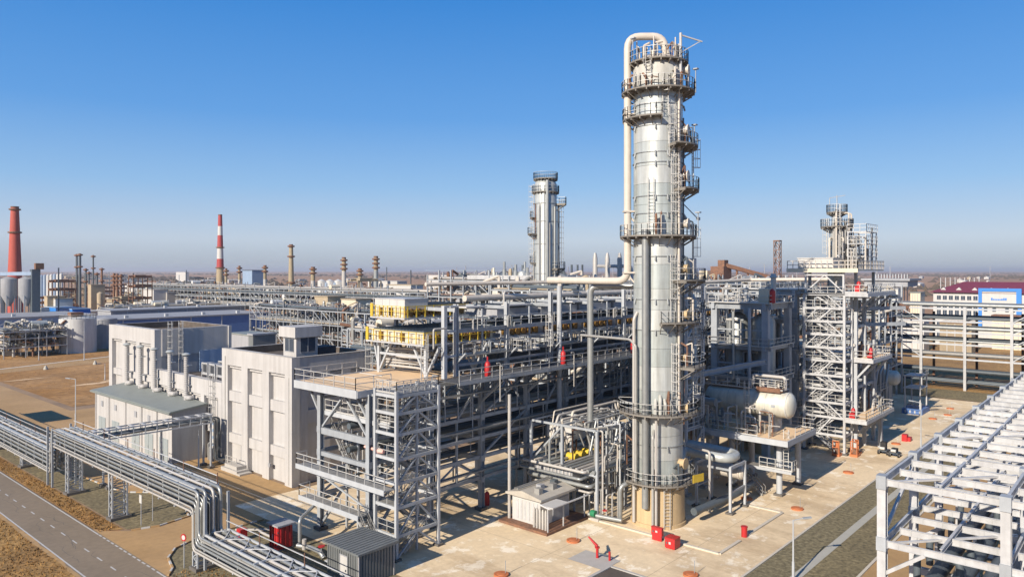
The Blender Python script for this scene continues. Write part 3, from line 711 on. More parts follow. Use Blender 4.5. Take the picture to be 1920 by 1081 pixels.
for i in range(7): cooler(59.9 + 7.7 * i, 67.2 + 7.7 * i, 54.6, 63.0, 17.7, f"air cooler bay with amber motors along the rack side, {['first','second','third','fourth','fifth','sixth','seventh'][i]} from the yellow rail", 1.25, False)
for i in range(8):
    cooler(59.9 + 7.7 * i, 67.0 + 7.7 * i, 55.2, 63.0, 20.0, f"upper cooler bay with pale fan deck, {['first','second','third','fourth','fifth','sixth','seventh','eighth'][i]} along the rack", .9, False, False) if i < 7 else None
mb = MB().box(49.3, 52.2, 58.4, 63.1, 21.3, 22.5)
t = thing("plenum_box", "white sheet-metal plenum box on the upper cooler with yellow guards", "plenum box", (50.7, 60.7, 21.3)); P = Parts(t)
P.new("casing", "white").box(49.25, 52.4, 58.3, 63.2, 21.3, 22.0); P.new("lid", "steel_white").box(49.2, 52.45, 58.25, 63.25, 22.0, 22.08)
for v in (59.5, 60.7, 61.9): P.new("seam", "steel_white").box(49.22, 49.25, v, v + .05, 21.3, 21.99)
P.done()
for i, (u, v, w) in enumerate(((54.5, 54.6, 3.2), (61, 54.4, 4.2), (67.5, 54.6, 3.6), (73, 54.6, 4), (80, 54.8, 3.5), (88, 55, 4), (96, 55, 4))):
    mb = MB().box(u, u + w, v, v + 1.2, 21.05, 21.2); mb.box(u + .4, u + .55, v + .5, v + .65, 20.7, 21.05).box(u + w - .6, u + w - .45, v + .5, v + .65, 20.7, 21.05)
    solo(mb, "header_cover", "white", "long white header cover along the top of the cooler bays", "header cover", "white header covers over the cooler bays")
# big pipes over the rack
pipe([(56.6, 57, 21.95), (118, 57, 21.95)], .36, "cream", "large cream pipe with open end lying over the cooler bays")
pipe([(52.2, 58.4, 23.55), (70, 55.2, 23.6), (70, 54.6, 23.6)], .22, "cream", "thinner cream pipe high above the cooler bays running to the column line")
pipe([(51.8, 53.2, 21.35), (50.8, 53.2, 21.35)], .1, "steel", "short grey pipe bridging two tall posts")
pipe([(48.4, 53.0, 17.4), (48.4, 53.0, 19.3), (50.1, 53.0, 19.3)], .09, "pipe_white", "thin white bent pipe in front of the yellow cooler")
pipe([(98, 57.5, 22.8), (124, 54, 23.4), (124, 40, 23.6)], .3, "cream", "cream pipe rising across the rack top beyond the column")
for i in range(40):
    u = 60 + random.random() * 58; v = 54.5 + random.random() * 8; z = 21.0; h = random.uniform(.4, 1.6); r = random.uniform(.06, .14)
    pipe([(u, v, z - .6), (u, v, z + h), (u + random.choice([-1.4, 1.4, .8]), v, z + h)], r, random.choice(["pipe_white", "pipe", "clad_pipe"]), "small bent riser pipe among the cooler bay tops", "small riser pipes over the cooler bays")
# headers between the splayed legs
for k in range(7):
    pipe([(50.0 + .5 * (k % 2), 55.2 + k * .15, 14.95 + k * .32), (50.6 + .4 * (k % 2), 58 + .2 * k, 14.9 + k * .32), (50.0, 62.2, 14.95 + k * .3)], .13, "pipe_white", "pale sagging header pipe between the splayed cooler legs", "header pipes between the splayed legs")
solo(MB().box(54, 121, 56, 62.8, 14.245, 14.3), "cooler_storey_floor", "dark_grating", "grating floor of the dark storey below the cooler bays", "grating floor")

# ---- near stair tower
T = thing("stair_tower", "open steel stair tower with zigzag flights at the near corner of the pipe rack", "stair tower", (43.2, 51.2, 0)); P = Parts(T)
ZL = [2.05, 4.5, 6.6, 8.65, 10.8, 12.6, 14.1]
for u, v in ((40.8, 49.4), (45.7, 49.4), (40.8, 52.3), (45.7, 52.3)):
    P.new("post", "steel_light").bar((u, v, 0), (u, v, 14.6), .26); P.new("footing", "kerbdark").box(u - .35, u + .35, v - .35, v + .35, -.02, .2)
P.new("post", "steel").bar((43.2, 49.5, 0.3), (43.2, 49.5, 14), .16)
for i, z in enumerate(ZL):
    for v in (49.4, 52.3): P.new("beam", "steel").bar((40.95, v, z), (45.55, v, z), .18, .26)
    for u in (40.8, 45.7): P.new("beam", "steel_light").bar((u, 49.55, z), (u, 52.15, z), .18, .26)
    z0 = ZL[i - 1] if i else 0.2
    P.new("brace", "steel").bar((40.9, 49.4, z0), (43.2, 49.4, z), .15); P.new("brace", "steel").bar((45.6, 49.4, z0), (43.2, 49.4, z), .15)
    P.new("landing", "galv").box(40.95, 42.0, 49.6, 52.1, z - .02, z + .05) if i % 2 else P.new("landing", "galv").box(44.5, 45.55, 49.6, 52.1, z - .02, z + .05)
    a, b = ((41.9, 50.2, z0), (44.5, 50.2, z)) if i % 2 == 0 else ((44.5, 51.4, z0), (41.9, 51.4, z))
    P.new("stair_flight", "galv").stair(a, b, .85)
    P.new("railing", "rail").rail([(41.0, 49.55, z + .1), (45.5, 49.55, z + .1)], 1.0, 1.1, .05, kick=False)
    P.new("railing", "rail").rail([(40.95, 52.1, z + .1), (40.95, 49.6, z + .1)], 1.0, 1.1, .05, kick=False)
P.new("top_floor", "galv").box(40.9, 45.6, 49.5, 52.2, 14.22, 14.28)
P.new("railing", "rail").rail([(40.8, 52.2, 14.3), (40.8, 49.4, 14.3), (45.7, 49.4, 14.3), (45.7, 50.2, 14.3)], 1.1, .8, .06)
P.done()
solo(MB().tube([(41.1, 54.2, 9.05), (41.1, 52.4, 9.0)], .13, 8).tube([(41.1, 52.6, 9.0), (41.1, 51.5, 9.0)], [.3, .16], 10), "wind_sock", mat("pale_red_cloth", (.75, .42, .36), .9), "faded red cloth sleeve hanging on the stair tower", "wind sock")
# ================================================================== columns
M['weathered'] = mat('weathered_grating', (.26, .24, .21), .7, .1, .3, 1.0, rnd=.2)
def arc(c, r, a0, a1, n): return [(c[0] + r * math.cos(R(a0 + (a1 - a0) * i / n)), c[1] + r * math.sin(R(a0 + (a1 - a0) * i / n))) for i in range(n + 1)]
def ring_platform(root, c, z, r0, r1, a0, a1, rail=True, ext=None, gap=True):
    n = max(4, int(abs(a1 - a0) / 9)); inn = arc(c, r0, a0, a1, n); out = arc(c, r1, a0, a1, n)
    mb = MB()
    for i in range(n): mb.poly([inn[i], out[i], out[i + 1], inn[i + 1]], z - .09, z)
    pl = build(mb, "platform", "weathered", root)
    eb = MB()
    for a, b in zip(out, out[1:]): eb.bar((*a, z - .03), (*b, z - .03), .05, .15)
    build(eb, "edge_band", "weathered", pl)
    bk = MB()
    for i in range(0, n + 1, 2):
        a = inn[i]; b = out[i]; bk.bar((*a, z - .2), (*b, z - .2), .12, .2); bk.bar((*a, z - .2 - (r1 - r0) * .6), (*b, z - .2), .07)
    build(bk, "bracket", "weathered", pl)
    if rail:
        full = abs(a1 - a0) >= 359
        rl = MB().rail([(*p, z) for p in (out[:-1] if full else [inn[0]] + out + [inn[-1]])], 1.12, 1.2, .045, closed=full, kick=False)
        build(rl, "railing", "rail", pl)
    return pl
CX, CY = 64.8, 37.8
C = thing("distillation_column", "tall silver clad distillation column with ringed platforms and cream skirt", "distillation column", (CX, CY, 0))
cc = (CX, CY)
build(MB().lathe((CX, CY, 0), [(2.75, 0), (2.75, .35), (2.62, .37), (2.58, 4.1)], 40), "skirt", "fireproof", C, True)

z = 3.4
sh = MB().lathe((CX, CY, 0), [(2.3, 3.9), (2.36, 4.15), (2.36, 45.4)], 48); build(sh, "shell", "clad", C, True)
i = 0
cl_mats = [mat(f"cladding_course_{k}", c_, 00.36 + .04 * (k % 3), .3, .2, .3, streak=.36, bump=.2, bscale=.9) for k, c_ in enumerate([(.54, .58, .565), (.47, .52, .51), (.58, .61, .595), (.51, .56, .55)])]
zz = 4.2
while zz < 45.0:
    h = random.choice([1.75, 2.05, 2.05, 2.35])
    if zz + h > 45.0: h = 45.0 - zz + .01
    build(MB().lathe((CX, CY, 0), [(2.37, zz), (2.425, zz + .01), (2.425, zz + h - .02), (2.37, zz + h - .01)], 48), "cladding_course", cl_mats[random.randrange(4)], C, True)
    zz += h
for zb in (7.9, 12.0, 19.2, 22.2, 26.4, 30.6, 32.3, 35.6, 36.6, 39.2, 41.3):
    bm = MB().lathe((CX, CY, zb), [(2.42, -.05), (2.52, -.04), (2.52, .04), (2.42, .05)], 48)
    for an in (205, 232, 300, 150): bm.bar((CX + 2.5 * math.cos(R(an)), CY + 2.5 * math.sin(R(an)), zb + .05), (CX + 2.62 * math.cos(R(an)), CY + 2.62 * math.sin(R(an)), zb - .45), .14)
    build(bm, "stiffener_ring", "clad_pipe", C)
build(MB().lathe((CX, CY, 0), [(2.46, 43.2), (2.47, 43.22), (2.47, 45.2), (2.44, 45.25)], 40), "insulation_blanket", "blanket", C, True)
build(MB().lathe((CX, CY, 0), [(2.36, 45.3), (2.2, 45.8), (1.7, 46.2), (.9, 46.5), (.1, 46.6)], 32), "top_head", "cream", C, True)
ring_platform(C, cc, 4.35, 2.6, 3.55, 150, 325)
ring_platform(C, cc, 11.1, 2.45, 3.9, 118, 340)
ring_platform(C, cc, 15.7, 2.45, 4.6, 258, 325)
ring_platform(C, cc, 20.0, 2.45, 4.0, 215, 330)
ring_platform(C, cc, 24.1, 2.45, 4.6, 245, 345)
ring_platform(C, cc, 28.4, 2.45, 3.75, 122, 340)
ring_platform(C, cc, 33.0, 2.45, 4.0, 250, 340)
ring_platform(C, cc, 37.3, 2.45, 3.9, 235, 340)
ring_platform(C, cc, 40.0, 2.45, 3.5, 108, 217)
ring_platform(C, cc, 42.7, 2.45, 3.6, 100, 350)
ring_platform(C, cc, 45.6, 1.6, 2.95, 0, 360)
def onr(an, r): return CX + r * math.cos(R(an)), CY + r * math.sin(R(an))
def col_ladder(an, z0, z1, r=2.65, cage=True): build(MB().ladder((*onr(an, r), z0), z1, R(an), cage, .55), "ladder", "rail", C)
col_ladder(240, 36.0, 40.1); col_ladder(245, 28.5, 35.4); col_ladder(243, 20.1, 25.6); col_ladder(246, 11.2, 17.0); col_ladder(226, 40.1, 42.7); col_ladder(190, 42.7, 45.6)
col_ladder(312, 33.1, 37.3, 3.5); col_ladder(310, 24.2, 28.4, 3.5); col_ladder(312, 19.9, 24.1, 3.4); col_ladder(309, 15.4, 19.9, 3.5); col_ladder(312, 10.5, 15.3, 3.5); col_ladder(196, 28.8, 33.0, 2.7, False)
build(MB().ladder((*onr(228, 2.85), .1), 4.35, R(228), False, .6), "ladder", "rail", C)
build(MB().tube([(*onr(259, 2.66), 10.6), (*onr(259, 2.66), 44.5)], .12, 8).bar((*onr(263, 2.62), 10.6), (*onr(263, 2.62), 42), .16, .1), "conduit", "cream", C)
build(MB().tube([(*onr(252, 2.6), 19), (*onr(252, 2.6), 36)], .06, 6), "conduit", "pipe", C)
build(MB().tube([(*onr(282, 2.58), 12), (*onr(282, 2.58), 40)], .09, 6), "conduit", "pipe_dark", C)
for an, z in ((284, 20.7), (283, 16.4), (282, 25.2), (284, 29.6), (282, 34.3), (283, 38.8), (286, 44.7), (285, 11.5), (270, 6.2)):
    m_ = MB(); p, q = onr(an, 2.3), onr(an, 3.0); m_.tube([(*p, z), (*q, z)], .42, 14); q2 = onr(an, 3.1); m_.tube([(*q, z), (*q2, z)], .55, 14)
    build(m_, "manway", "fireproof" if z < 26 else "cream", C, True)
pl = MB()
for an, z in ((205, 11.2), (215, 11.6), (225, 11.2), (235, 11.5)): pl.tube([(*onr(an, 2.6), z - .6), (*onr(an, 2.75), z + .9), (*onr(an, 2.3), z + 1.3)], .16, 8, .3)
build(pl, "nozzle_cluster", "blanket", C, True)
build(MB().tube([(*onr(262, 2.75), 42.7), (*onr(262, 2.75), 48.1)], .14, 8).bar((*onr(262, 2.75), 47.9), (*onr(292, 4.3), 47.45), .12).bar((*onr(262, 2.75), 46.2), (*onr(290, 4.1), 47.45), .09), "davit", "steel_white", C)
for an, r, z in ((305, 3.7, 42.7), (318, 3.8, 37.3), (300, 3.9, 28.4), (150, 2.8, 45.6)):
    build(MB().bar((*onr(an, r), z), (*onr(an, r), z + 2.3), .07).box(onr(an, r)[0] - .2, onr(an, r)[0] + .2, onr(an, r)[1] - .25, onr(an, r)[1] + .25, z + 2.3, z + 2.42), "lamp", "steel", C)
build(MB().bar((*onr(322, 2.4), 32.0), (*onr(322, 4.3), 30.2), .08).box(onr(322, 4.3)[0] - .25, onr(322, 4.3)[0] + .25, onr(322, 4.3)[1] - .1, onr(322, 4.3)[1] + .1, 30.1, 30.4), "lamp", "steel", C)
tp = MB()
for an, r in ((120, 1.2), (160, 1.8), (200, 1.9), (240, 1.5), (100, 2.0), (270, 1.9), (180, 1.0)): tp.tube([(*onr(an, r), 45.6), (*onr(an, r), 46.5 + r * .4), (*onr(an + 25, r), 46.8 + .3 * r)], .12, 8, .2)
for an in (140, 200, 260, 320): tp.bar((*onr(an, 2.2), 45.6), (*onr(an, 2.2), 47.8), .1)
build(tp, "top_nozzle", "cream", C)
random.seed(3)
for k in range(22):
    an = random.uniform(110, 300); rr_ = random.uniform(1.2, 2.9); z0 = random.choice([45.6, 45.6, 42.7, 42.7]) if rr_ < 2.4 or k % 2 else 42.7
    if z0 < 45: rr_ = random.uniform(2.65, 3.4)
    q = MB().tube([(*onr(an, rr_), z0), (*onr(an, rr_), z0 + random.uniform(.5, 1.9)), (*onr(an + random.uniform(-14, 14), rr_ - .3), z0 + random.uniform(.8, 2.0))], random.uniform(.05, .12), 7, .15)
    build(q, "small_nozzle", random.choice(["cream", "pipe_white", "pipe", "rust"]), C, True)
for k in range(40):
    zz_ = random.choice([4.4, 11.2, 11.2, 15.8, 20.1, 24.2, 28.5, 33.1, 37.4]); an = random.uniform(200, 330) if zz_ in (4.4, 11.2, 28.5) else random.uniform(262, 322); rr_ = random.uniform(2.6, 3.5)
    q = MB().tube([(*onr(an, rr_), zz_), (*onr(an, rr_), zz_ + random.uniform(.6, 2.4)), (*onr(an, 2.4), zz_ + random.uniform(.8, 2.4))], random.uniform(.05, .11), 7, .15)
    build(q, "small_nozzle", random.choice(["cream", "pipe_white", "pipe", "rust", "pipe_dark"]), C, True)
def rad(a, r, z): return (*onr(a, r), z)
# pipes hung on the column: things of their own
pipe([rad(300, .9, 46.2), rad(300, .5, 48.4), rad(131.5, 3.05, 48.4), rad(131.5, 3.05, 23.95), (62.8, 50.2, 23.95)], .37, "cream", "large cream overhead pipe bending over the column top and down its side", None, 1.25, 16, "overhead_pipe")
for z in (43.6, 40.6, 30.9, 24.8):
    ov = MB(); a0 = rad(131.5, 2.4, z); b0 = rad(131.5, 3.5, z); ov.bar(a0, b0, .9, .16); ov.bar(rad(131.5, 2.4, z - 1), rad(131.5, 3.2, z), .14); build(ov, "pipe_bracket", "cream", C)
pipe([rad(186, 2.95, 2.0), rad(186, 2.95, 29.0)], .34, "clad_pipe", "tall grey riser pipe clamped to the column front, capped below its ring platform", None, None, 16, "riser_pipe")
pipe([rad(157, 2.9, .3), rad(157, 2.9, 20.3), rad(157, 2.5, 20.9)], .16, "pipe_white", "slim pale riser pipe on the column's left flank", None, None, 10, "riser_pipe")
pipe([rad(164, 2.95, 3.6), rad(164, 2.95, 17.6), rad(150, 3.1, 18.2), (63.0, 46, 18.2)], .13, "pipe", "slim grey riser pipe turning off the column toward the rack", None, None, 10, "riser_pipe")
pipe([rad(207, 3.1, .1), rad(207, 3.1, 11.0)], .13, "pipe_white", "pale pipe down the front of the cream skirt", "pipes down the skirt", None, 8)
pipe([rad(201, 3.1, .1), rad(201, 3.1, 9.0), rad(201, 2.4, 9.5)], .13, "pipe", "grey pipe down the front of the cream skirt", "pipes down the skirt", None, 8)
pipe([(66.6, 36.4, 5.7), (71.6, 38.8, 5.7), (71.6, 33.6, 5.5), (74.4, 33.6, 5.5), (74.4, 39.5, 5.7)], .5, "clad", "thick silver pipe making a horizontal U bend right of the column", None, 1.5, 16, "bent_pipe")
pipe([(63.3, 45.0, 8.2), (63.3, 45.0, 23.4), (65.5, 40.0, 23.4)], .33, "clad_pipe", "thick grey-green vertical pipe with elbow between the rack and the column", None, .9, 14, "riser_pipe")
pipe([(68.3, 53.0, 4.5), (68.3, 53.0, 23.2)], .3, "steel_light", "tall pale post-like pipe standing against the rack side, top above the coolers", None, None, 12, "riser_pipe")
pipe([(55.0, 49.0, 0), (55.0, 49.0, 12.6)], .17, "pipe_white", "lone white vertical pipe beside the white kiosk", None, None, 10, "vent_pipe")

# ---- second column, farther back
D = thing("distant_column", "second tall silver column standing behind the main rack", "distillation column", (99.7, 80.4, 0))
cq = (99.7, 80.4)
build(MB().lathe((*cq, 0), [(2.5, 0), (2.5, 3.8), (2.05, 4.0)], 28), "skirt", "fireproof", D, True)
build(MB().lathe((*cq, 0), [(2.0, 3.9), (1.95, 4.2), (1.95, 40.0), (1.6, 40.6), (.6, 41)], 32), "shell", "clad", D, True)
for z in (8, 14, 20, 24.5, 29.6, 33.5, 36.6): build(MB().lathe((*cq, z), [(1.95, -.05), (2.05, -.04), (2.05, .05), (1.95, .06)], 28), "stiffener_ring", "clad_pipe", D)
ring_platform(D, cq, 38.6, 1.9, 2.35, 0, 360); ring_platform(D, cq, 31.4, 1.9, 3.1, 90, 170); ring_platform(D, cq, 34.2, 1.9, 2.7, 95, 165); ring_platform(D, cq, 26.4, 1.9, 2.7, 100, 160); ring_platform(D, cq, 36.6, 1.9, 3.6, 290, 340); ring_platform(D, cq, 22.3, 1.9, 2.8, 100, 165); ring_platform(D, cq, 25.4, 1.9, 3.4, 255, 330); ring_platform(D, cq, 40.9, .6, 2.1, 0, 360)
build(MB().tube([(cq[0] - 1.5, cq[1] - 1.6, 4), (cq[0] - 1.5, cq[1] - 1.6, 40.5)], .28, 10).tube([(cq[0] - .2, cq[1] - 2.2, 4), (cq[0] - .2, cq[1] - 2.2, 36)], .16, 8), "riser", "clad_pipe", D, True)
build(MB().tube([(cq[0] + 1.3, cq[1] - 1.75, 8), (cq[0] + 1.3, cq[1] - 1.75, 36.5)], .14, 8).ladder((cq[0] + 1.5, cq[1] - 1.85, 24), 36.6, R(-48), True), "ladder", "pipe", D)
build(MB().tube([(cq[0] - 1.9, cq[1] + 1.3, 30.5), (cq[0] - 2.1, cq[1] + .6, 30.5), (cq[0] - 2.1, cq[1] + .6, 36.5), (cq[0] - 1.9, cq[1] + 1.2, 36.5)], .09, 6), "reflux_line", "rust", D)
for an, z0, z1 in ((135, 5, 39), (120, 5, 30), (205, 6, 38)): build(MB().ladder((cq[0] + 2.15 * math.cos(R(an)), cq[1] + 2.15 * math.sin(R(an)), z0), z1, R(an), an == 135), "ladder", "rail", D)
for an, r_, z1 in ((190, .1, 36), (222, .07, 39), (238, .12, 33), (150, .1, 28)): build(MB().tube([(cq[0] + 2.2 * math.cos(R(an)), cq[1] + 2.2 * math.sin(R(an)), 4), (cq[0] + 2.2 * math.cos(R(an)), cq[1] + 2.2 * math.sin(R(an)), z1), (cq[0] + 1.9 * math.cos(R(an)), cq[1] + 1.9 * math.sin(R(an)), z1 + .5)], r_, 7), "riser", "pipe", D)

# ================================================================== between rack and column: pipe module, kiosk
T = thing("pipe_module", "low open steel module crowded with pipes left of the column base", "pipe module", (66, 46.5, 0)); P = Parts(T)
grid_frame(P, [60.8, 66, 71.2, 76.4], [42.4, 46.8, 51.0], [4.4, 8.9], .26, .18, "steel", (((60.8, 42.4, 4.6), (66, 42.4, 8.8)), ((60.8, 51, 4.6), (60.8, 46.8, 8.8))))
P.new("walkway", "galv").box(70, 76, 42.6, 44.0, 8.98, 9.05); P.new("railing", "rail").rail([(60.8, 42.3, 9.05), (76.4, 42.3, 9.05)], 1.1, 1.3, .05, kick=False)
P.done()
random.seed(5)
for i in range(9):
    v = 42.9 + i * .92 + random.uniform(-.2, .2); r = random.choice([.08, .11, .14, .18])
    zt = random.choice([9.1, 9.1, 9.45]) + r; e_ = random.uniform(68, 77)
    pipe([(61 + random.random() * 5, v, 6.5), (61 + random.random() * 5, v, zt), (e_, v, zt), (e_, v + random.choice([-.6, .6]), zt - 1.5)], r, random.choice(["pipe_white", "pipe", "cream", "clad_pipe", "pipe_white"]), "long pipe laid over the top of the low pipe module", "pipes over the low pipe module")
for i in range(14):
    u = 61.2 + i * 1.05; r = random.choice([.08, .1, .13]); v = random.choice([42.0, 42.1, 44.4, 46.2])
    pipe([(u, v, .2 + random.random()), (u, v, 8.2 + random.random()), (u, v + 3, 8.2 + random.random() * .8)], r, random.choice(["pipe_white", "pipe", "steel_light"]), "vertical drop pipe on the side of the low pipe module", "drop pipes of the low pipe module")
for i in range(12):
    v = 42.6 + i * .7; u1 = 66 + random.random() * 9; r = random.choice([.09, .12, .16, .2])
    pipe([(60.4, v, 4.6 + r), (u1, v, 4.6 + r), (u1, v, 1.2)], r, random.choice(["pipe_white", "pipe", "clad_pipe", "cream"]), "pipe on the lower shelf of the low pipe module", "pipes on the lower shelf of the module")
for i in range(60):
    u = random.uniform(60.5, 77); v = random.uniform(41.2, 50.5); z0 = random.choice([.2, .3, 4.7, 4.7]); h = random.uniform(.8, 3.6); r = random.choice([.06, .08, .1, .14])
    pipe([(u, v, z0), (u, v, z0 + h), (u + random.choice([-1.5, 1.5, 0]), v + random.choice([-1.5, 0, 1.5]), z0 + h + .01)], r, random.choice(["pipe_white", "cream", "pipe", "clad_pipe", "rust"]), "small bent pipe inside the low pipe module", "small pipes inside the low pipe module", None, 7, "small_pipe", "small pipe")
for k, (y0, y1, zz, r) in enumerate(((43.6, 51.5, 4.1, .15), (43.4, 51.4, 4.75, .15), (43.0, 51.0, 3.3, .2), (43.2, 50.6, 2.6, .12))):
    pipe([(59.6 + .35 * k, y1, zz), (59.6 + .35 * k, y0, zz), (59.6 + .35 * k + 2, y0, zz)], r, "pipe_white" if k % 2 else "clad_pipe", ["topmost", "second", "third", "lowest"][k] + " of the pipes running across behind the white kiosk", "pipes behind the white kiosk")
t = thing("duct_box", "pale rectangular duct box on legs amid the pipe module", "duct box", (66, 50.5, 0)); P = Parts(t)
P.new("casing", "white").box(64.0, 68.6, 48.0, 51.4, 6.6, 7.9); P.new("lid", "steel_white").box(63.9, 68.7, 47.9, 51.5, 7.91, 8.0)
for x in (64.2, 68.4):
    for y in (48.2, 51.2): P.new("leg", "steel").bar((x, y, 0), (x, y, 6.6), .2)
P.done()
t = thing("yellow_skid", "yellow painted pump skid under the pale duct box", "pump skid", (66, 49, 0)); P = Parts(t)
P.new("base", "conc_grey").box(63.4, 69, 46.9, 50.6, .01, .3)
for k in range(4): P.new("pump", "yellow", True).tube([(63.9 + 1.35 * k, 47.2, 4.9), (63.9 + 1.35 * k, 48.4, 4.9)], .4, 12); P.new("frame", "yellow").box(63.6 + 1.35 * k, 64.4 + 1.35 * k, 47.0, 49.6, 4.4, 4.62); P.new("stand", "steel").bar((64 + 1.35 * k, 48.2, .3), (64 + 1.35 * k, 48.2, 4.4), .16)
P.done()
t = thing("panel_unit", "grey ribbed panel unit behind the white kiosk", "equipment cabinet", (62, 49, 0)); P = Parts(t)
b = P.new("casing", "wallgrey"); b.box(60.7, 62.0, 45.4, 51.2, 2.9, 4.6)
for k in range(12): P.new("rib", "wallwhite").box(60.6, 60.69, 45.6 + k * .47, 45.75 + k * .47, 2.95, 4.55)
for y in (45.6, 51): P.new("leg", "steel").bar((61.3, y, 0), (61.3, y, 2.9), .16)
P.done()
t = thing("kiosk", "white instrument kiosk with pale lean-to roof on a dark-edged pad", "kiosk", (56.5, 46, 0)); P = Parts(t)
P.new("pad", "rust").box(53.9, 60.9, 43.3, 49.5, .02, .26)
P.new("wall", "white").box(55.0, 59.6, 45.0, 48.6, .26, 2.75)
P.new("roof", "roof_pale").add([(54.5, 44.5, 3.0), (60.1, 44.5, 3.0), (60.1, 46.9, 3.45), (54.5, 46.9, 3.45), (54.5, 49.1, 3.0), (60.1, 49.1, 3.0), (54.5, 44.5, 2.8), (60.1, 44.5, 2.8), (60.1, 49.1, 2.8), (54.5, 49.1, 2.8)],
    [(0, 1, 2, 3), (3, 2, 5, 4), (0, 6, 7, 1), (5, 8, 9, 4), (6, 9, 8, 7), (0, 3, 4, 9, 6), (1, 7, 8, 5, 2)])
for k in range(4): P.new("roof_unit", ["pipe", "wallgrey", "galv", "pipe_dark"][k]).box(55.3 + 1.1 * k, 55.9 + 1.1 * k, 45.4 + .7 * (k % 2), 46.0 + .7 * (k % 2), 3.0, 3.75)
P.new("roof_pipe", "pipe", True).tube([(54.6, 47.6, 3.5), (60.2, 47.6, 3.5), (60.2, 47.6, 1)], .09, 8, .3).tube([(54.8, 48.1, 3.45), (61.2, 48.1, 3.45)], .07, 7)
P.new("canopy", "white").box(54.3, 56.8, 42.9, 44.48, 2.55, 2.66)
P.new("gutter", "steel_white").tube([(54.2, 44.4, 2.7), (54.2, 43.2, 2.5), (60.4, 43.2, 2.5)], .09, 6, .3)
for k in range(6): P.new("louver", "steel_white").box(54.95, 55.0, 45.3 + k * .5, 45.6 + k * .5, .5, 2.4)
for k in range(5): P.new("cylinder", "pipe_white", True).lathe((54.6, 44.0 + k * .36, .26), [(.13, 0), (.13, 1.7), (.05, 1.9)], 10)
for x, y in ((54.3, 43.5), (56.7, 43.5), (60.3, 43.6), (60.3, 48.8)): P.new("post", "steel_white").bar((x, y, .26), (x, y, 2.55), .1)
P.new("side_panel", "wallgrey").box(56.9, 59.4, 44.92, 44.99, .4, 2.4)
P.done()

# ================================================================== right of the column: vessel deck, frames, stair tower
T = thing("vessel_platform", "steel deck on round columns carrying the horizontal vessel", "platform", (83, 36, 0)); P = Parts(T)
dk = P.new("deck", "deck"); dk.box(78.9, 87.4, 30.3, 44.0, 6.42, 6.52)
P.new("edge_beam", "steel_light").box(78.75, 78.89, 30.1, 44, 6.0, 6.62).box(78.9, 87.4, 30.12, 30.28, 6.0, 6.62)
for u, v in ((81.0, 31.9), (86.6, 31.9), (81.0, 37.5), (86.6, 37.5), (81, 43.2), (86.6, 43.2)):
    P.new("post", "steel_light", True).tube([(u, v, .2), (u, v, 6.1)], .33, 14); P.new("footing", "kerbdark").box(u - .5, u + .5, v - .5, v + .5, -.02, .25)
    P.new("cross_beam", "steel").bar((78.9, v, 6.2), (87.2, v, 6.2), .3, .4)
P.new("brace", "steel_light").bar((81, 31.9, 4.7), (80.9, 30.3, 6.0), .18); P.new("brace", "steel_light").bar((86.6, 31.9, 4.7), (86.6, 30.3, 6.0), .18); P.new("brace", "steel_light").bar((86.6, 31.9, 4.7), (84.6, 31.9, 6.0), .18)
P.sub(dk, "railing", "rail").rail([(79, 44, 6.62), (79, 33.6, 6.62)], 1.2, 1.1, .06); P.sub(dk, "railing", "rail").rail([(81.2, 30.2, 6.62), (87.3, 30.2, 6.62), (87.3, 44, 6.62)], 1.1, 1.4, .05)
P.new("access_ladder", "rail").ladder((80.6, 31.0, 3.3), 6.5, R(210), True)
P.new("low_gallery", "galv").box(79.6, 81, 30.0, 39, 3.1, 3.2); P.new("railing", "rail").rail([(79.6, 30, 3.2), (79.6, 33.6, 3.2)], 1.1, .8, .06); P.new("edge_beam", "steel_light").box(79.5, 79.59, 30, 39, 2.9, 3.2)
P.new("railing", "rail").rail([(80.9, 29.95, 3.2), (79.6, 29.95, 3.2)], 1.1, .7, .06); P.new("brace", "steel").bar((80.2, 36.5, 3.2), (80.2, 36.5, 6.1), .2); P.new("brace", "steel").bar((80.2, 36.5, 5), (80.2, 37.6, 6.1), .14); P.new("brace", "steel").bar((80.2, 36.5, 5), (80.2, 35.4, 6.1), .14)
P.new("stair", "galv").stair((79.9, 33.2, 0), (79.9, 36.6, 3.1), .8)
P.done()
T = thing("horizontal_vessel", "large cream horizontal vessel with rust-streaked top on the steel deck", "vessel", (84, 37, 6.5)); P = Parts(T)
ax = [(31.35, .15), (31.4, .8), (31.6, 1.25), (31.9, 1.46), (41.3, 1.46), (41.7, 1.3), (42.1, .7)]
sh_ = P.new("shell", "tankcream", True); sh_.tube([(84, v, 9.55) for v, r in ax], [r for v, r in ax], 28); P.sub(sh_, "nameplate", "steel").box(82.5, 82.54, 33.0, 33.5, 9.4, 9.7)
for k_ in range(4): P.sub(sh_, "lifting_lug", "rust").box(83.9, 84.1, 33.5 + 2.2 * k_, 33.7 + 2.2 * k_, 10.95, 11.4)
P.new("end_ring", "tank", True).tube([(84, 31.85, 9.55), (84, 32.0, 9.55)], 1.52, 28)
for v in (33.4, 39.6): P.new("saddle", "steel").box(82.9, 85.1, v - .2, v + .2, 6.53, 8.6)
P.new("top_walkway", "rust").box(83.2, 84.8, 32.4, 35.6, 11.12, 11.24); P.new("top_walkway", "rust").box(83.4, 84.6, 36.5, 41.5, 11.06, 11.16)
P.new("insulation_band", "rust").box(83.0, 83.5, 32.6, 35.4, 11.0, 11.5)
P.new("railing", "rail").rail([(83.1, 42, 11.16), (83.1, 36, 11.16)], 1.1, 1.4, .06); P.new("railing", "rail").rail([(83.1, 35.8, 11.24), (83.1, 32.3, 11.24), (84.9, 32.3, 11.24), (84.9, 35.8, 11.24)], 1.2, .9, .06)
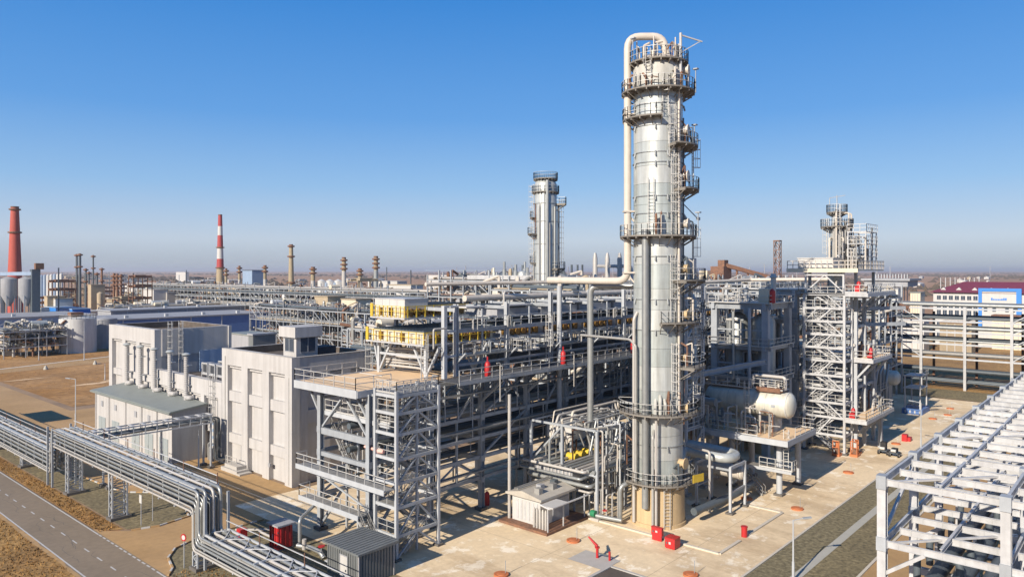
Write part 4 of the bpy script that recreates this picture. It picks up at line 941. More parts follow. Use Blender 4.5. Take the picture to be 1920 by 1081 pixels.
P.new("ladder", "rail").ladder((82.2, 36.2, 6.6), 11.2, R(190), True)
for v in (33.2, 35, 38.2): P.new("nozzle", "cream", True).tube([(84, v, 10.9), (84, v, 12.1)], .16, 10)
for k in range(3): P.new("strap", "clad", True).tube([(84, 34.2 + 2.3 * k, 9.55), (84, 34.26 + 2.3 * k, 9.55)], 1.475, 28)
P.done()
pipe([(84.0, 36.2, 11.6), (84, 36.2, 12.7), (84, 32.4, 12.7), (84, 32.4, 11.4)], .2, "pipe_white", "pale pipe looping over the top of the cream vessel", None, .35)
for k, (u, v) in enumerate(((81.6, 33.2), (81.4, 34.3), (81.2, 35.4), (81.6, 36.6), (81.0, 38.0), (81.4, 39.6))):
    pipe([(u, v, 6.6), (u, v, 8.6 + .4 * (k % 3)), (82.7, v, 8.6 + .4 * (k % 3))], .1 + .05 * (k % 2), "pipe_white" if k % 2 else "cream", "short standing pipe with elbow in front of the cream vessel", "standing pipes on the vessel deck")
random.seed(61)
for k in range(16):
    u, v = random.uniform(79.4, 82.2), random.uniform(31.5, 41); h = random.uniform(.8, 3.4)
    pipe([(u, v, 6.55), (u, v, 6.55 + h), (u + .2, v + random.choice([-1.2, .9, 1.5]), 6.55 + h)], random.uniform(.05, .11), random.choice(["pipe_white", "cream", "pipe", "rust", "steel_light"]), "thin standing pipe before the cream vessel", "thin standing pipes before the cream vessel", None, 8, "standing_pipe", "standing pipe")
# valve tangle on decks: each valve a thing
def valve(u, v, z, m="pipe", h=.9):
    t = thing("valve", "", "valve", (u, v, z), None); P = Parts(t)
    P.new("body", m, True).tube([(u - .3, v, z + .3), (u - .15, v, z + .3), (u, v, z + .3), (u + .15, v, z + .3), (u + .3, v, z + .3)], [.17, .12, .2, .12, .17], 10)
    P.new("stem", "steel").bar((u, v, z + .3), (u, v, z + h), .06)
    P.new("handwheel", "pipe_dark", True).tube([(u, v, z + h), (u, v, z + h + .05)], .22, 12)
    P.done(); return t
vp = valve(79.9, 39.2, 6.5)
vp['label'] = "handwheel valve on the vessel deck"; vp['group'] = "handwheel valves on the vessel deck"
for k in range(14): d = copy_tree(vp, (79.5 + random.random() * 1.6, 34.2 + random.random() * 8.5, 6.52 + random.choice([0, .5, 1.1])), None, random.random() * 3)
solo(MB().tube([(79.3, 39.0, 6.0), (78.2, 45.2, 6.0)], .55, 14), "pipe", "clad_pipe", "thick shaded pipe end left of the vessel deck", "pipe", None, True)
# exchanger and supports in front of the vessel deck
exchanger(75.8, 36.6, 2.0, 5.6, .72, "cream", "cream ended exchanger below the silver U bend", None, 'v')
T = thing("pipe_support", "two-legged grey frame under the silver U bend", "support frame", (74, 34, 0)); P = Parts(T)
for u, v in ((71.4, 33.2), (74.9, 33.2), (71.4, 37), (74.9, 37)): P.new("leg", "steel_light").bar((u, v, 0), (u, v, 4.8), .24); P.new("footing", "kerbdark").box(u - .4, u + .4, v - .4, v + .4, -.02, .2)
for v in (33.2, 37): P.new("beam", "steel_light").bar((71.4, v, 4.7), (74.9, v, 4.7), .2, .3); P.new("beam", "steel").bar((71.4, v, 2.2), (74.9, v, 2.2), .18)
for u in (71.4, 74.9): P.new("beam", "steel").bar((u, 33.3, 4.5), (u, 36.9, 4.5), .2)
P.done()
pipe([(66, 34.5, 1.3), (74, 33.9, 1.3), (79, 34.2, 1.3)], .38, "pipe_dark", "dark thick pipe lying in shade right of the cream skirt")
pipe([(70.0, 34.8, .2), (70, 34.8, 6.4), (71, 38, 6.4)], .14, "pipe_white", "thin pale pipe rising beside the U bend")
# shaded beam bridge and clutter tower, its side behind the column widened to cast shade
T = thing("pipe_tower", "narrow open steel tower packed with small pipes right behind the column", "pipe tower", (76, 42, 0)); P = Parts(T)
grid_frame(P, [74, 78], [39.6, 42.6, 45.6], [3.6, 7.2, 10.6, 14.0, 17.3, 20.4, 23.4], .26, .2, "steel_light", [((74, 39.6, z), (78, 39.6, z + 3.3)) for z in (3.6, 10.6, 17.3)])
for z in (7.2, 10.6, 14, 17.3, 20.4, 23.4):
    P.new("platform", "galv").box(74, 78, 39.6, 45.4, z + .13, z + .19); P.new("railing", "rail").rail([(78, 45.8, z + .2), (78, 39.4, z + .2), (73.8, 39.4, z + .2)], 1.1, 1.2, .06)
    P.new("ladder", "rail").ladder((77, 39.2, z - 3.2), z, R(-90), False)
P.new("mast", "steel_light").box(75.6, 76.4, 39.6, 40.4, 23.5, 26.4)
for v in (42.7, 45.2): P.new("vessel", "clad_pipe", True).lathe((80.2, v, 0), [(1.1, 0), (1.1, 21.4), (.7, 22.2), (.1, 22.5)], 16)  # mostly hidden vessels, added to cast shade on the reactor frame
P.done()
for k in range(44):
    u = 74.3 + random.random() * 3.6; v = 39.8 + random.random() * 5.6; z0 = random.choice([3.8, 7.4, 10.8, 14.2, 17.5]); r = random.choice([.08, .12, .16])
    pipe([(u, v, z0), (u, v, z0 + 3 + random.random() * 4), (u + 1.5, v, z0 + 3 + random.random() * 4)], r, random.choice(["pipe_white", "cream", "pipe", "rust"]), "small bent pipe inside the narrow pipe tower behind the column", "pipes inside the narrow pipe tower")
solo(MB().ibeam((68, 40, 13.2), (93, 38.5, 13.2), .5, .6), "bridge_beam", "steel", "long shaded steel beam bridging from the column to the blue-shaded frame", "beam")
pipe([(80, 39, 9.6), (80, 48, 9.6)], .5, "clad_pipe", "thick shaded pipe behind the silver U bend")

def big_frame(name, label, u0, u1, v0, v1, ztop, zs, post=.85, nu=2, nv=2, loc=None):
    T = thing(name, label, "steel structure", (u0, v0, 0)); P = Parts(T)
    us = [u0 + (u1 - u0) * i / (nu - 1) for i in range(nu)]; vs = [v0 + (v1 - v0) * i / (nv - 1) for i in range(nv)]
    for u in us:
        for v in vs: P.new("post", "steel").bar((u, v, 0), (u, v, ztop), post); P.new("footing", "conc_grey").box(u - .8, u + .8, v - .8, v + .8, -.02, .3)
    for z in zs + [ztop]:
        h = .8 if z == ztop else .5
        for u in us: P.new("beam", "steel").bar((u, v0 - .8, z), (u, v1 + .8, z), .5, h)
        for v in vs: P.new("beam", "steel").bar((u0 - .8, v, z - .01), (u1 + .8, v, z - .01), .46, h * .96)
        P.new("floor", "galv").box(u0 - .7, u1 + .7, v0 - .7, v1 + .7, z + h / 2 + .01, z + h / 2 + .07)
        P.new("railing", "rail").rail([(u0 - .7, v1 + .7, z + h / 2), (u0 - .7, v0 - .7, z + h / 2), (u1 + .7, v0 - .7, z + h / 2)], 1.1, 1.5, .06)
    return T, P
T, P = big_frame("reactor_structure", "heavy grey steel frame round shaded reactors right of the column", 95, 102.5, 39.2, 46.4, 20.2, [6.2, 10.4, 14.6])
for z in (8.3, 12.4, 17.0): P.new("rail_beam", "steel").bar((95, 39.2, z), (95, 46.4, z), .2)
P.done()
for k, (u, v) in enumerate(((98.6, 41), (98.6, 44.8))):
    t = thing("reactor", ["right", "left"][k] + " shaded grey reactor inside the heavy frame", "reactor", (u, v, 0)); P = Parts(t)
    P.new("shell", "clad_pipe", True).lathe((u, v, 0), [(1.0, 2), (1.5, 2.6), (1.55, 3), (1.55, 18), (1.2, 18.8), (.3, 19.2)], 20); P.new("skirt", "fireproof", True).lathe((u, v, 0), [(1.35, 0), (1.35, 2.6)], 20)
    for z in (7, 11.5, 15.6): P.new("stiffener_ring", "pipe").lathe((u, v, z), [(1.55, -.08), (1.68, -.06), (1.68, .06), (1.55, .08)], 20)
    P.done()
pipe([(94.2, 43.4, 19.5), (94.2, 43.4, 10.2), (94.2, 45.8, 9.4), (94.2, 45.8, 6)], .2, "clad_pipe", "bent blue-shaded pipe down the front of the heavy frame", None, .7)
pipe([(94.4, 41.2, 6), (94.4, 41.2, 20)], .22, "steel_light", "straight pale pipe down the front of the heavy frame")
t = thing("roof_equipment", "cream and red equipment on the heavy frame's top corner", "equipment", (95.5, 39, 20.6)); P = Parts(t)
P.new("body", "tan_light").box(95, 96.2, 38.8, 40.2, 20.68, 22.6); P.new("cylinder", "red", True).lathe((95.6, 38.6, 20.7), [(.4, 0), (.4, 1.6), (.1, 1.9)], 12); P.new("stack", "clad", True).lathe((97, 39, 20.68), [(.35, 0), (.35, 3.3), (.5, 3.4), (.3, 3.9)], 12); P.done()
for k in range(26):
    u = 95.4 + random.random() * 7; v = 39.6 + random.random() * 6.8; r = random.uniform(.06, .16); h = .5 + random.random() * 1.5
    pipe([(u, v, 20.68), (u, v, 20.68 + h), (u, v + random.choice([-1.2, 1.2]), 20.68 + h)], r, random.choice(["pipe", "pipe_white", "clad_pipe"]), "small bent pipe on top of the heavy reactor frame", "pipes on top of the reactor frame")
T, P = big_frame("compressor_structure", "taller dark-shaded frame behind the right stair tower", 106, 118, 39.4, 46.5, 21.8, [5.2, 9.4, 13.4, 17.6], .8, 3, 2)
for a, b in (((106, 39.4, 9.4), (112, 39.4, 13.4)), ((112, 39.4, 13.4), (118, 39.4, 17.6)), ((106, 46.5, 5), (106, 39.4, 9.4))): P.new("brace", "steel").bar(a, b, .3)
P.done()
for k in range(34):
    u = 104.6 + random.random() * 13; v = 39 + random.random() * 7.4; r = random.uniform(.1, .3); z0 = random.choice([.2, 5.6, 9.8, 13.8, 17.9])
    pipe([(u, v, z0), (u, v, z0 + 3.2), (u + 2.4, v, z0 + 3.2)], r, random.choice(["pipe", "pipe_white", "clad_pipe", "rust"]), "bent pipe inside the shaded frame behind the right stair tower", "pipes inside the shaded frame")
for k in range(30):
    u = 94.8 + random.random() * 8; v = 39.6 + random.random() * 6.6; r = random.uniform(.08, .2); z0 = random.choice([.2, 6.6, 10.8, 15.0])
    pipe([(u, v, z0), (u, v, z0 + 3.2), (u, v + random.choice([-2, 2]), z0 + 3.2)], r, random.choice(["pipe", "pipe_white", "clad_pipe"]), "bent pipe inside the heavy reactor frame", "pipes inside the reactor frame")

# ---- right stair tower
T = thing("stair_tower", "tall white-painted zigzag stair tower right of the cream vessel", "stair tower", (106, 35, 0)); P = Parts(T)
ZT = [2.5, 4.9, 6.9, 8.7, 10.6, 12.6, 14.4, 16.2, 18.0, 19.8, 21.7]
for u, v in ((104.4, 32.2), (104.4, 37.6), (107.4, 32.2), (107.4, 37.6)): P.new("post", "steel_white").bar((u, v, 0), (u, v, 21.9), .3); P.new("footing", "kerbdark").box(u - .45, u + .45, v - .45, v + .45, -.02, .25)
for i, z in enumerate(ZT):
    for u in (104.4, 107.4): P.new("beam", "steel_white").bar((u, 32.35, z), (u, 37.45, z), .2, .3)
    for v in (32.2, 37.6): P.new("beam", "steel_white").bar((104.55, v, z), (107.25, v, z), .18, .28)
    z0 = ZT[i - 1] if i else .2
    P.new("landing", "galv").box(104.5, 107.3, 32.4, 33.4, z, z + .06) if i % 2 else P.new("landing", "galv").box(104.5, 107.3, 36.4, 37.4, z, z + .06)
    a, b = ((105.1, 33.4, z0), (105.1, 36.4, z)) if i % 2 == 0 else ((105.1, 36.4, z0), (105.1, 33.4, z))
    P.new("stair_flight", "steel_white").stair(a, b, .9)
    if i % 2 == 1: P.new("brace", "steel_white").bar((104.4, 35.8, z0), (104.4, 33.9, z), .16); P.new("brace", "steel_white").bar((104.4, 37.5, z0), (104.4, 35.8, z), .12)
    else: P.new("brace", "steel_white").bar((104.4, 32.4, z0), (104.4, 34.6, z), .14)
    P.new("railing", "rail").rail([(104.42, 37.4, z + .1), (104.42, 32.4, z + .1)], 1.0, 1.0, .06, kick=False)
P.done()
# process tower behind it with decks, upper platform and third column
T = thing("process_tower", "open platform tower behind the right stair tower, decks jutting toward the road", "platform tower", (111, 33.5, 0)); P = Parts(T)
for u in (108.3, 112.2, 116.6):
    for v in (31.9, 38.2): P.new("post", "steel_light").bar((u, v, 0), (u, v, 21.8), .42 if v > 35 else .46)
for z in (4.6, 8.7, 12.4, 17.2, 21.5):
    for u in (108.3, 112.2, 116.6): P.new("beam", "steel").bar((u, 32.1, z), (u, 38, z), .3, .4)
    for v in (31.9, 38.2):
        for a, b in ((108.6, 112), (112.5, 116.3)): P.new("beam", "steel").bar((a, v, z - .01), (b, v, z - .01), .28, .36)
for z, u0, u1, v0 in ((4.7, 104.2, 117.4, 29.4), (12.5, 107.8, 117.2, 29.6), (21.7, 104, 117.4, 29.2)):
    P.new("deck", "deck" if z < 20 else "galv").box(u0, u1, v0, 38.6 if z > 20 else 32.0, z + .12, z + .2)
    P.new("edge_beam", "steel_white").box(u0 - .12, u0 - .002, v0 - .1, 32.0, z - .2, z + .3).box(u0, u1, v0 - .12, v0 - .01, z - .2, z + .3)
    P.new("railing", "rail").rail([(u0, 32.0, z + .3), (u0, v0, z + .3), (u1, v0, z + .3), (u1, 32, z + .3)], 1.1, 1.1, .06)
    for u in ((108.3, 112.2, 116.6)): P.new("bracket", "steel_light").bar((u, 31.9, z - 2.6), (u, v0 + .2, z - .1), .26)
P.new("post", "steel").bar((112.2, 29.8, 0), (112.2, 29.8, 4.5), .5)
for z in (17.3, 19.6): P.new("side_beam", "steel").bar((112, 31.9, z), (117.6, 27.9, z), .3, .5)
P.new("upper_frame", "steel_white").bar((105, 32.5, 21.9), (105, 32.5, 24.8), .24); P.new("upper_frame", "steel_white").bar((105, 37.6, 21.9), (105, 37.6, 24.8), .24); P.new("upper_frame", "steel_white").bar((105, 32.5, 24.4), (105, 37.6, 24.4), .2)
P.new("brace", "steel_white").bar((105, 32.5, 22), (105, 35, 24.4), .16); P.new("brace", "steel_white").bar((105, 37.6, 22), (105, 35, 24.4), .16)
for u in (108.3, 116.6):
    for v in (31.9, 38.2): P.new("upper_frame", "steel").bar((u, v, 21.8), (u, v, 24.8), .36)
P.new("upper_deck", "tan_light").box(104.6, 117, 30.6, 40.0, 24.95, 25.15)
P.new("edge_beam", "tan_light").box(104.4, 104.59, 30.5, 40.1, 24.75, 25.3)
P.new("railing", "cream").rail([(104.5, 40, 25.2), (104.5, 30.6, 25.2), (117, 30.6, 25.2)], 1.15, .8, .09, kick=False)
P.done()
solo(MB().box(105.3, 109, 34, 38.8, 25.16, 26.7).box(105.2, 109.1, 33.9, 38.9, 26.7, 26.82), "equipment_box", "white", "white ribbed box on the upper platform below the third column", "equipment box")
for k, (u, v, z) in enumerate(((104.8, 31.2, 5.05), (109.2, 30.2, 12.9), (106.5, 31.0, 22.1))):
    solo(MB().lathe((u, v, z), [(.25, 0), (.28, .1), (.28, 1.1), (.2, 1.35), (.06, 1.45)], 12).box(u - .55, u - .4, v - .35, v + .35, z, z + .8), "hose_station", "red", "red hose station on the " + ["lowest", "middle", "top"][k] + " deck of the platform tower", "hose station", "red hose stations", True)
for k in range(46):
    z0 = random.choice([4.95, 4.95, 8.9, 12.7, 17.4, 21.95]); u = 105.5 + random.random() * 11 if z0 in (4.95, 21.95) else 108.6 + random.random() * 8; v = (29.8 if z0 in (4.95, 12.7) else 32) + random.random() * 4; r = random.uniform(.07, .22); h = .6 + random.random() * 2
    pipe([(u, v, z0), (u, v, z0 + h), (u + random.choice([-1.2, 1.2]), v, z0 + h)], r, random.choice(["pipe_white", "cream", "pipe", "rust", "clad_pipe"]), "small bent pipe on the decks of the platform tower", "pipes on the platform tower decks")
D = thing("slim_column", "slim grey column with ring platforms on top of the right platform tower", "column", (112.0, 35.6, 25.2)); cq = (112.0, 35.6)
build(MB().lathe((*cq, 0), [(1.0, 22), (1.0, 31.2), (.7, 31.9), (.7, 33.3), (.5, 33.7), (.15, 33.9)], 24), "shell", "clad", D, True)
for z in (26.4, 28.2, 29.6, 31.0): build(MB().lathe((*cq, z), [(1.0, -.06), (1.1, -.05), (1.1, .05), (1.0, .06)], 20), "stiffener_ring", "pipe", D)
ring_platform(D, cq, 31.4, 1.05, 2.2, 0, 360); ring_platform(D, cq, 33.5, .7, 1.4, 0, 360); ring_platform(D, cq, 26.2, 1.05, 3.2, 250, 335); ring_platform(D, cq, 28.8, 1.05, 3.0, 262, 330)
build(MB().ladder((cq[0] - 1.0, cq[1] + 1.0, 25.3), 31.6, R(135), True).ladder((cq[0] - 1.3, cq[1] - .6, 25.3), 33.6, R(210), True), "ladder", "rail", D)
build(MB().bar((cq[0], cq[1], 33.8), (cq[0], cq[1], 36.0), .1).bar((cq[0] - .7, cq[1] + .8, 35.6), (cq[0] + .8, cq[1] - .9, 36.0), .1).bar((cq[0] - .7, cq[1] + .8, 33.6), (cq[0] - .7, cq[1] + .8, 35.6), .09), "davit", "steel", D)
for k in range(22):
    a_ = 150 + 9 * k; z0 = 25.3; u = cq[0] + (1.3 + .35 * (k % 3)) * math.cos(R(a_)); v = cq[1] + (1.3 + .35 * (k % 3)) * math.sin(R(a_)); build(MB().tube([(u, v, z0), (u, v, z0 + 2 + 1.2 * (k % 6)), (cq[0] + 1.2 * math.cos(R(a_)), cq[1] + 1.2 * math.sin(R(a_)), z0 + 2 + 1.2 * (k % 6))], .13, 8, .3), "riser", ["pipe_white", "pipe", "cream"][k % 3], D, True)
for k in range(34):
    u = 108 + random.random() * 8; v = 30.9 + random.random() * 4; h = random.uniform(1.5, 5.6)
    pipe([(u, v, 25.2), (u, v, 25.2 + h), (u + random.choice([-1, 1]), v + random.uniform(-.5, .5), 25.2 + h)], random.uniform(.06, .13), random.choice(["pipe_white", "cream", "steel_light", "pipe"]), "upright pipe crowding the upper platform beside the slim column", "upright pipes beside the slim column", None, 7, "upright_pipe", "upright pipe")
T = thing("pipe_cage", "pale scaffold-like pipe cage beside the slim column on the upper platform", "pipe cage", (113, 32.6, 25.2)); P = Parts(T)
for u in (110.5, 113, 115.5):
    for v in (31.2, 33.6): P.new("post", "steel_white").bar((u, v, 25.2), (u, v, 30.6), .14)
for z in (27, 28.8, 30.5):
    for v in (31.2, 33.6): P.new("beam", "steel_white").bar((110.5, v, z), (115.5, v, z), .12)
    for u in (110.5, 113, 115.5): P.new("beam", "steel_white").bar((u, 31.2, z), (u, 33.6, z), .12)
    P.new("railing", "rail").rail([(110.4, 33.7, z), (110.4, 31.1, z), (115.6, 31.1, z)], 1.1, 1.0, .06, kick=False)
P.done()
solo(MB().bar((114.0, 31.4, 25.1), (114.0, 31.4, 31.2), .26), "mast", "pipe_dark", "thin dark mast beside the slim column", "mast")
# ---- loading skid at the end of the slab
T = thing("horizontal_vessel", "smaller cream vessel with yellow cover at the far end of the slab", "vessel", (141, 37, 0)); P = Parts(T)
ax = [(34.2, .2), (34.3, .8), (34.7, 1.2), (35, 1.3), (42, 1.3), (42.5, .9)]
P.new("shell", "tankcream", True).tube([(141, v, 6.2) for v, r in ax], [r for v, r in ax], 20)
for v in (36, 41): P.new("saddle", "steel").box(139.8, 142.2, v - .25, v + .25, 0, 5.3)
P.done()
solo(MB().box(137.6, 139.6, 36.8, 42.6, 8.6, 8.8).box(137.5, 137.7, 36.8, 42.6, 8.0, 8.9).box(139.8, 141, 37.2, 42, 8.62, 8.74), "canopy", "yellow", "bright yellow canopy beside the small cream vessel", "canopy")
T = thing("loading_skid", "blue-based skid with white posts at the far end of the slab", "skid", (144, 32.6, 0)); P = Parts(T)
P.new("base", "blue").box(142, 147.4, 31, 34.2, .02, .9)
for k in range(4): P.new("base_stripe", "white").box(141.97, 141.995, 31.3 + k * .75, 31.5 + k * .75, .2, .7)
for u, v in ((142.4, 31.4), (142.4, 33.8), (147, 31.4), (147, 33.8)): P.new("post", "steel_white").bar((u, v, .9), (u, v, 6.6), .2)
for z in (4.4, 6.5): P.new("deck", "steel_white").box(142.2, 147.2, 31.2, 34, z, z + .12)
for k in range(4): P.new("pump", "pipe", True).tube([(143, 31.6 + .6 * k, 1.5), (145, 31.6 + .6 * k, 1.5)], .2, 10)
P.new("railing", "rail").rail([(142.2, 34, 6.6), (142.2, 31.2, 6.6), (147.2, 31.2, 6.6)], 1.1, 1, .06); P.done()
T, P = big_frame("rear_structure", "dark shaded steel frame behind the yellow canopy", 122, 137, 36, 44, 10.2, [4.6], .4, 4, 3); P.done()
for k in range(26):
    u = 121 + random.random() * 16; v = 35 + random.random() * 8; r = random.uniform(.08, .25)
    pipe([(u, v, .1), (u, v, 6 + random.random() * 3), (u + 1.4, v, 8.9)], r, random.choice(["pipe", "pipe_white", "clad_pipe"]), "vertical pipe in the shaded frame behind the yellow canopy", "pipes in the shaded rear frame")
# ================================================================== right foreground rack
T = thing("open_steel_rack", "white two-tier open steel beam rack running away beside the service road", "pipe rack", (42.2, 11.1, 0)); P = Parts(T)
UR = [42.2 + 6.6 * i for i in range(19)]
for i, u in enumerate(UR):
    for v in (11.1, 5.6, .2):
        P.new("post", "steel_white").ibeam((u, v, 0), (u, v, 14.15), .42, .45, .05)
for z in (13.85, 10.6):
    for v in (11.1, 8.4, 5.6, 2.9, .2):
        for a, b in zip(UR, UR[1:]):
            if z > 12 or a < 110: P.new("long_beam", "steel_white").ibeam((a + .2, v, z + (.13 if v in (8.4, 2.9) else 0)), (b - .2, v, z + (.13 if v in (8.4, 2.9) else 0)), .14, .26 if v in (8.4, 2.9) else .42, .03)
    u = 42.2; k = 0
    while u < 161:
        if z > 12 or u < 110:
            for v0, v1 in ((5.8, 10.85), (.4, 5.4)):
                cb = P.new("cross_beam", "steel_white"); cb.ibeam((u, v0, z - .02), (u, v1, z - .02), .13, .36, .03)
                for q in range(5): cb.box(u - .06, u + .06, v0 + .5 + q, v0 + .53 + q, z - .17, z + .13)
                for e_ in (v0, v1): cb.box(u - .1, u + .1, e_ - .02, e_ + .02, z - .24, z + .2)
        u += 2.6
    for a in UR[::2][:6]:
        P.new("plan_brace", "steel_white").bar((a + .3, 10.8, z - .05), (a + 6.2, 5.9, z - .05), .16, .1); P.new("plan_brace", "steel_white").bar((a + 6.2, 5.4, z - .07), (a + .3, .5, z - .07), .16, .1)
for i in (0, 1, 4, 5):
    for v in (11.1, 5.6): P.new("knee_brace", "steel_white").bar((UR[i], v - .1, 9.0), (UR[i], v - 2.0, 10.4), .18)
for a in (0, 4, 8, 12): P.new("brace", "steel_white").bar((UR[a], 11.1, 10.9), (UR[a + 1], 11.1, 13.5), .16)
for u in UR:
    P.new("pipe_beam", "steel").bar((u, .3, 7.2), (u, 11, 7.2), .3, .4)
    for v in (11.1, 5.6, .2):
        for z in (13.9, 10.65): P.new("gusset", "steel").box(u - .3, u + .3, v - .24, v + .24, z - .42, z + .29)
    P.new("base_plate", "kerbdark").box(u - .4, u + .4, 10.7, 11.5, -.02, .15)
P.done()
for v, r in ((9.5, .42), (8.3, .46), (7.2, .34), (6.3, .3), (4.6, .42), (3.4, .36), (2.2, .42), (1.2, .25)):
    pipe([(43.0 + (v % 1) * 2, v, 7.42 + r), (165, v, 7.42 + r)], r, "pipe_dark", "thick dark pipe on the lower tier inside the white beam rack", "thick pipes inside the white beam rack", None, 16)
for k in range(5): pipe([(46 + 3 * k, 10.3, 7.6), (46 + 3 * k, 10.3, 9.2), (46 + 3 * k, 8.2, 9.2), (46 + 3 * k, 8.2, 8.2)], .2, "pipe_dark", "dark crossover pipe in the white beam rack", "crossover pipes in the white beam rack")
# ================================================================== far rack on the right
T = thing("pipe_rack", "many-tiered long pipe rack crossing behind the slab's far end", "pipe rack", (177, 30, 0)); P = Parts(T)
VS = [47 - 8.15 * i for i in range(12)]
for k, v in enumerate(VS):
    P.new("post", "steel_white").bar((177, v, 0), (177, v, 17.4), .5); P.new("rear_post", "rust").bar((184, v - 1, 0), (184, v - 1, 16), .45)
    for z in (1.2, 3.4, 6.8, 9.8, 12.3, 14.5, 17.0): P.new("cross_beam", "steel").bar((177.2, v, z), (184, v, z), .3, .34)
for z in (6.5, 9.5, 12.0, 14.3, 17.0):
    for a, b in zip(VS, VS[1:]): P.new("beam", "steel_light").bar((176.9, a - .26, z), (176.9, b + .26, z), .2, .34)
for a, b in zip(VS[::3], VS[1::3]):
    for z0, z1 in ((14.4, 16.9), (12.1, 14.2), (9.6, 11.9), (6.6, 9.4)):
        P.new("brace", "steel_light").bar((177, a, z0), (177, (a + b) / 2, z1), .18); P.new("brace", "steel_light").bar((177, b, z0), (177, (a + b) / 2, z1), .18)
P.done()
random.seed(21)
tn = {17.35: "top", 14.7: "second", 12.5: "third", 10.0: "fourth", 7.0: "fifth", 3.6: "sixth", 1.4: "lowest"}
for z, nm in tn.items():
    u = 177.6
    while u < 183.5:
        r = random.choice([.14, .2, .28, .4]) if z != 17.35 else .42
        pipe([(u, 58, z + r), (u, -46, z + r)], r, random.choice(["clad_pipe", "pipe", "pipe_dark"]) if z > 4 else "pipe_dark", f"long pipe on the {nm} tier of the far pipe rack", f"pipes on the {nm} tier of the far rack"); u += 2 * r + random.choice([.3, .6, 1.1])
sheet("far_gravel", "gravel", rect(164, 176, -60, 60), .03)
sheet("far_verge", "grass", rect(176, 330, -90, 120), .0)
# ================================================================== buildings on the right
def windows_row(P, u, y0, y1, z, w, h, n, m="glass", every=None, fr=True):
    st = (y0 - y1) / n
    for i in range(n):
        y = y0 - st * (i + .5); 
        w_ = P.new("window", m); w_.box(u - .06, u - .005, y - w / 2, y + w / 2, z, z + h)
        if n < 12: P.sub(w_, "frame", "wallgrey").box(u - .1, u - .061, y - .05, y + .05, z, z + h).box(u - .12, u - .005, y - w / 2 - .08, y + w / 2 + .08, z - .14, z - .01)
def at(x, y, d):                         # a point of the plant from its bearing, height line and distance
    l = (x - 960) / 1377 * d
    return (.6627 * l + .7489 * d, -.7489 * l + .6627 * d, 25 - (y - 507) * d / 1377)
T = thing("office_building", "long white office block with maroon hipped roof and blue-framed entrance bay", "building", (300, -10, 0)); P = Parts(T)
# facade along v at u = 285
P.new("wall", "white").box(285, 300, -75, 58.8, 0, 17.6)
P.new("roof", "roofmaroon").add([(284, 60, 17.61), (301, 60, 17.61), (301, -76, 17.61), (284, -76, 17.61), (292.5, 51, 21.2), (292.5, -70, 21.2)], [(0, 1, 4), (1, 2, 5, 4), (2, 3, 5), (3, 0, 4, 5), (3, 2, 1, 0)])
for k in range(5): P.new("dormer", "white").add([(286, 55 - 4.6 * k, 18.3), (286, 57 - 4.6 * k, 18.3), (286, 56 - 4.6 * k, 19.3), (290, 56 - 4.6 * k, 19.3)], [(0, 1, 2), (1, 3, 2), (0, 2, 3), (0, 3, 1)])
for z, h in ((2.4, 1.9), (5.6, 1.9), (9.4, 2.2), (12.4, 1.3), (15.2, 1.3)): windows_row(P, 285, 58, 45.5, z, 1.2, h, 7); windows_row(P, 285, 33, -20, z, 1.2, h, 28)
P.new("entrance_panel", "white").box(284.2, 284.99, 35.0, 44.4, 8, 18.2)
P.new("blue_frame", "brightblue").box(283.9, 284.98, 44.41, 45.4, 6, 19.2).box(283.9, 284.98, 33.6, 34.99, 6, 19.2).box(283.88, 284.97, 35.0, 44.4, 18.21, 19.2)
# the soft blue word on the entrance panel, too blurred to read in the photo
y = 41.9
for w, h in ((.45, .8), (.3, .5), (.35, .45), (.35, .45), (.4, .45), (.3, .45), (.5, .55), (.4, .8), (.45, .8)): P.new("sign_letter", "brightblue").box(284.1, 284.19, y - w, y, 15.3, 15.3 + h); y -= w + .1
for i, y in enumerate((43.4, 41.0, 37.5, 35.8)): P.new("window", "glass").box(284.12, 284.19, y - .5, y + .5, 11.6, 12.9)
P.done()
def simple_block(label, x0, x1, ytop, d, dep, m="white", roof="rooftar", h=None, cat="building", name="industrial_building", winrows=0, seam=True):
    """a block standing square to the plant grid with its front along v; x0..x1 its picture span, ytop its roof line at distance d"""
    a = at(x0, ytop, d); u = a[0]; z = a[2]; dep = min(dep, 7)
    r = (max(x0 + 6, x1 - .66 * dep * 1377 / d) - 960) / 1377; v1 = (.6627 * u - r * .7489 * u) / (.7489 + r * .6627); v0 = a[1]; v0, v1 = max(v0, v1), min(v0, v1)
    T = thing(name, label, cat, (u + dep / 2, (v0 + v1) / 2, 0)); P = Parts(T)
    P.new("wall", m).box(u, u + dep, v1, v0, 0, z); P.new("roof", roof).box(u - .2, u + dep + .2, v1 - .2, v0 + .2, z + .01, z + .35)
    if winrows:
        n = max(3, int((v0 - v1) / 4))
        for k in range(winrows): windows_row(P, u, v0 - .5, v1 + .5, z - 2.6 - 3.2 * k, 2, 1.4, min(n, 40))
    if seam:
        for k in range(1, 4): P.new("downpipe", "conc_grey").box(u - .08, u - .005, v0 + (v1 - v0) * k / 4, v0 + (v1 - v0) * k / 4 + .25, 0, z - .3)
    P.done(); return u, v0, v1, z
simple_block("white hall with bulky roof vent behind the far rack", 1640, 1706, 541, 290, 20, "tank", "wallgrey")
simple_block("lower cream block beside the white hall with roof vent", 1707, 1748, 549, 288, 12, "tan_light", "roof", winrows=0)
solo(MB().box(*sum(([a - 8, a + 8] for a in at(1671, 528, 300)[:2]), []), 18.6, 20.9).box(*sum(([a - 9, a + 9] for a in at(1671, 528, 300)[:2]), []), 20.95, 21.8), "roof_vent", "wallgrey", "wide grey vent box on the white hall's roof", "roof vent")
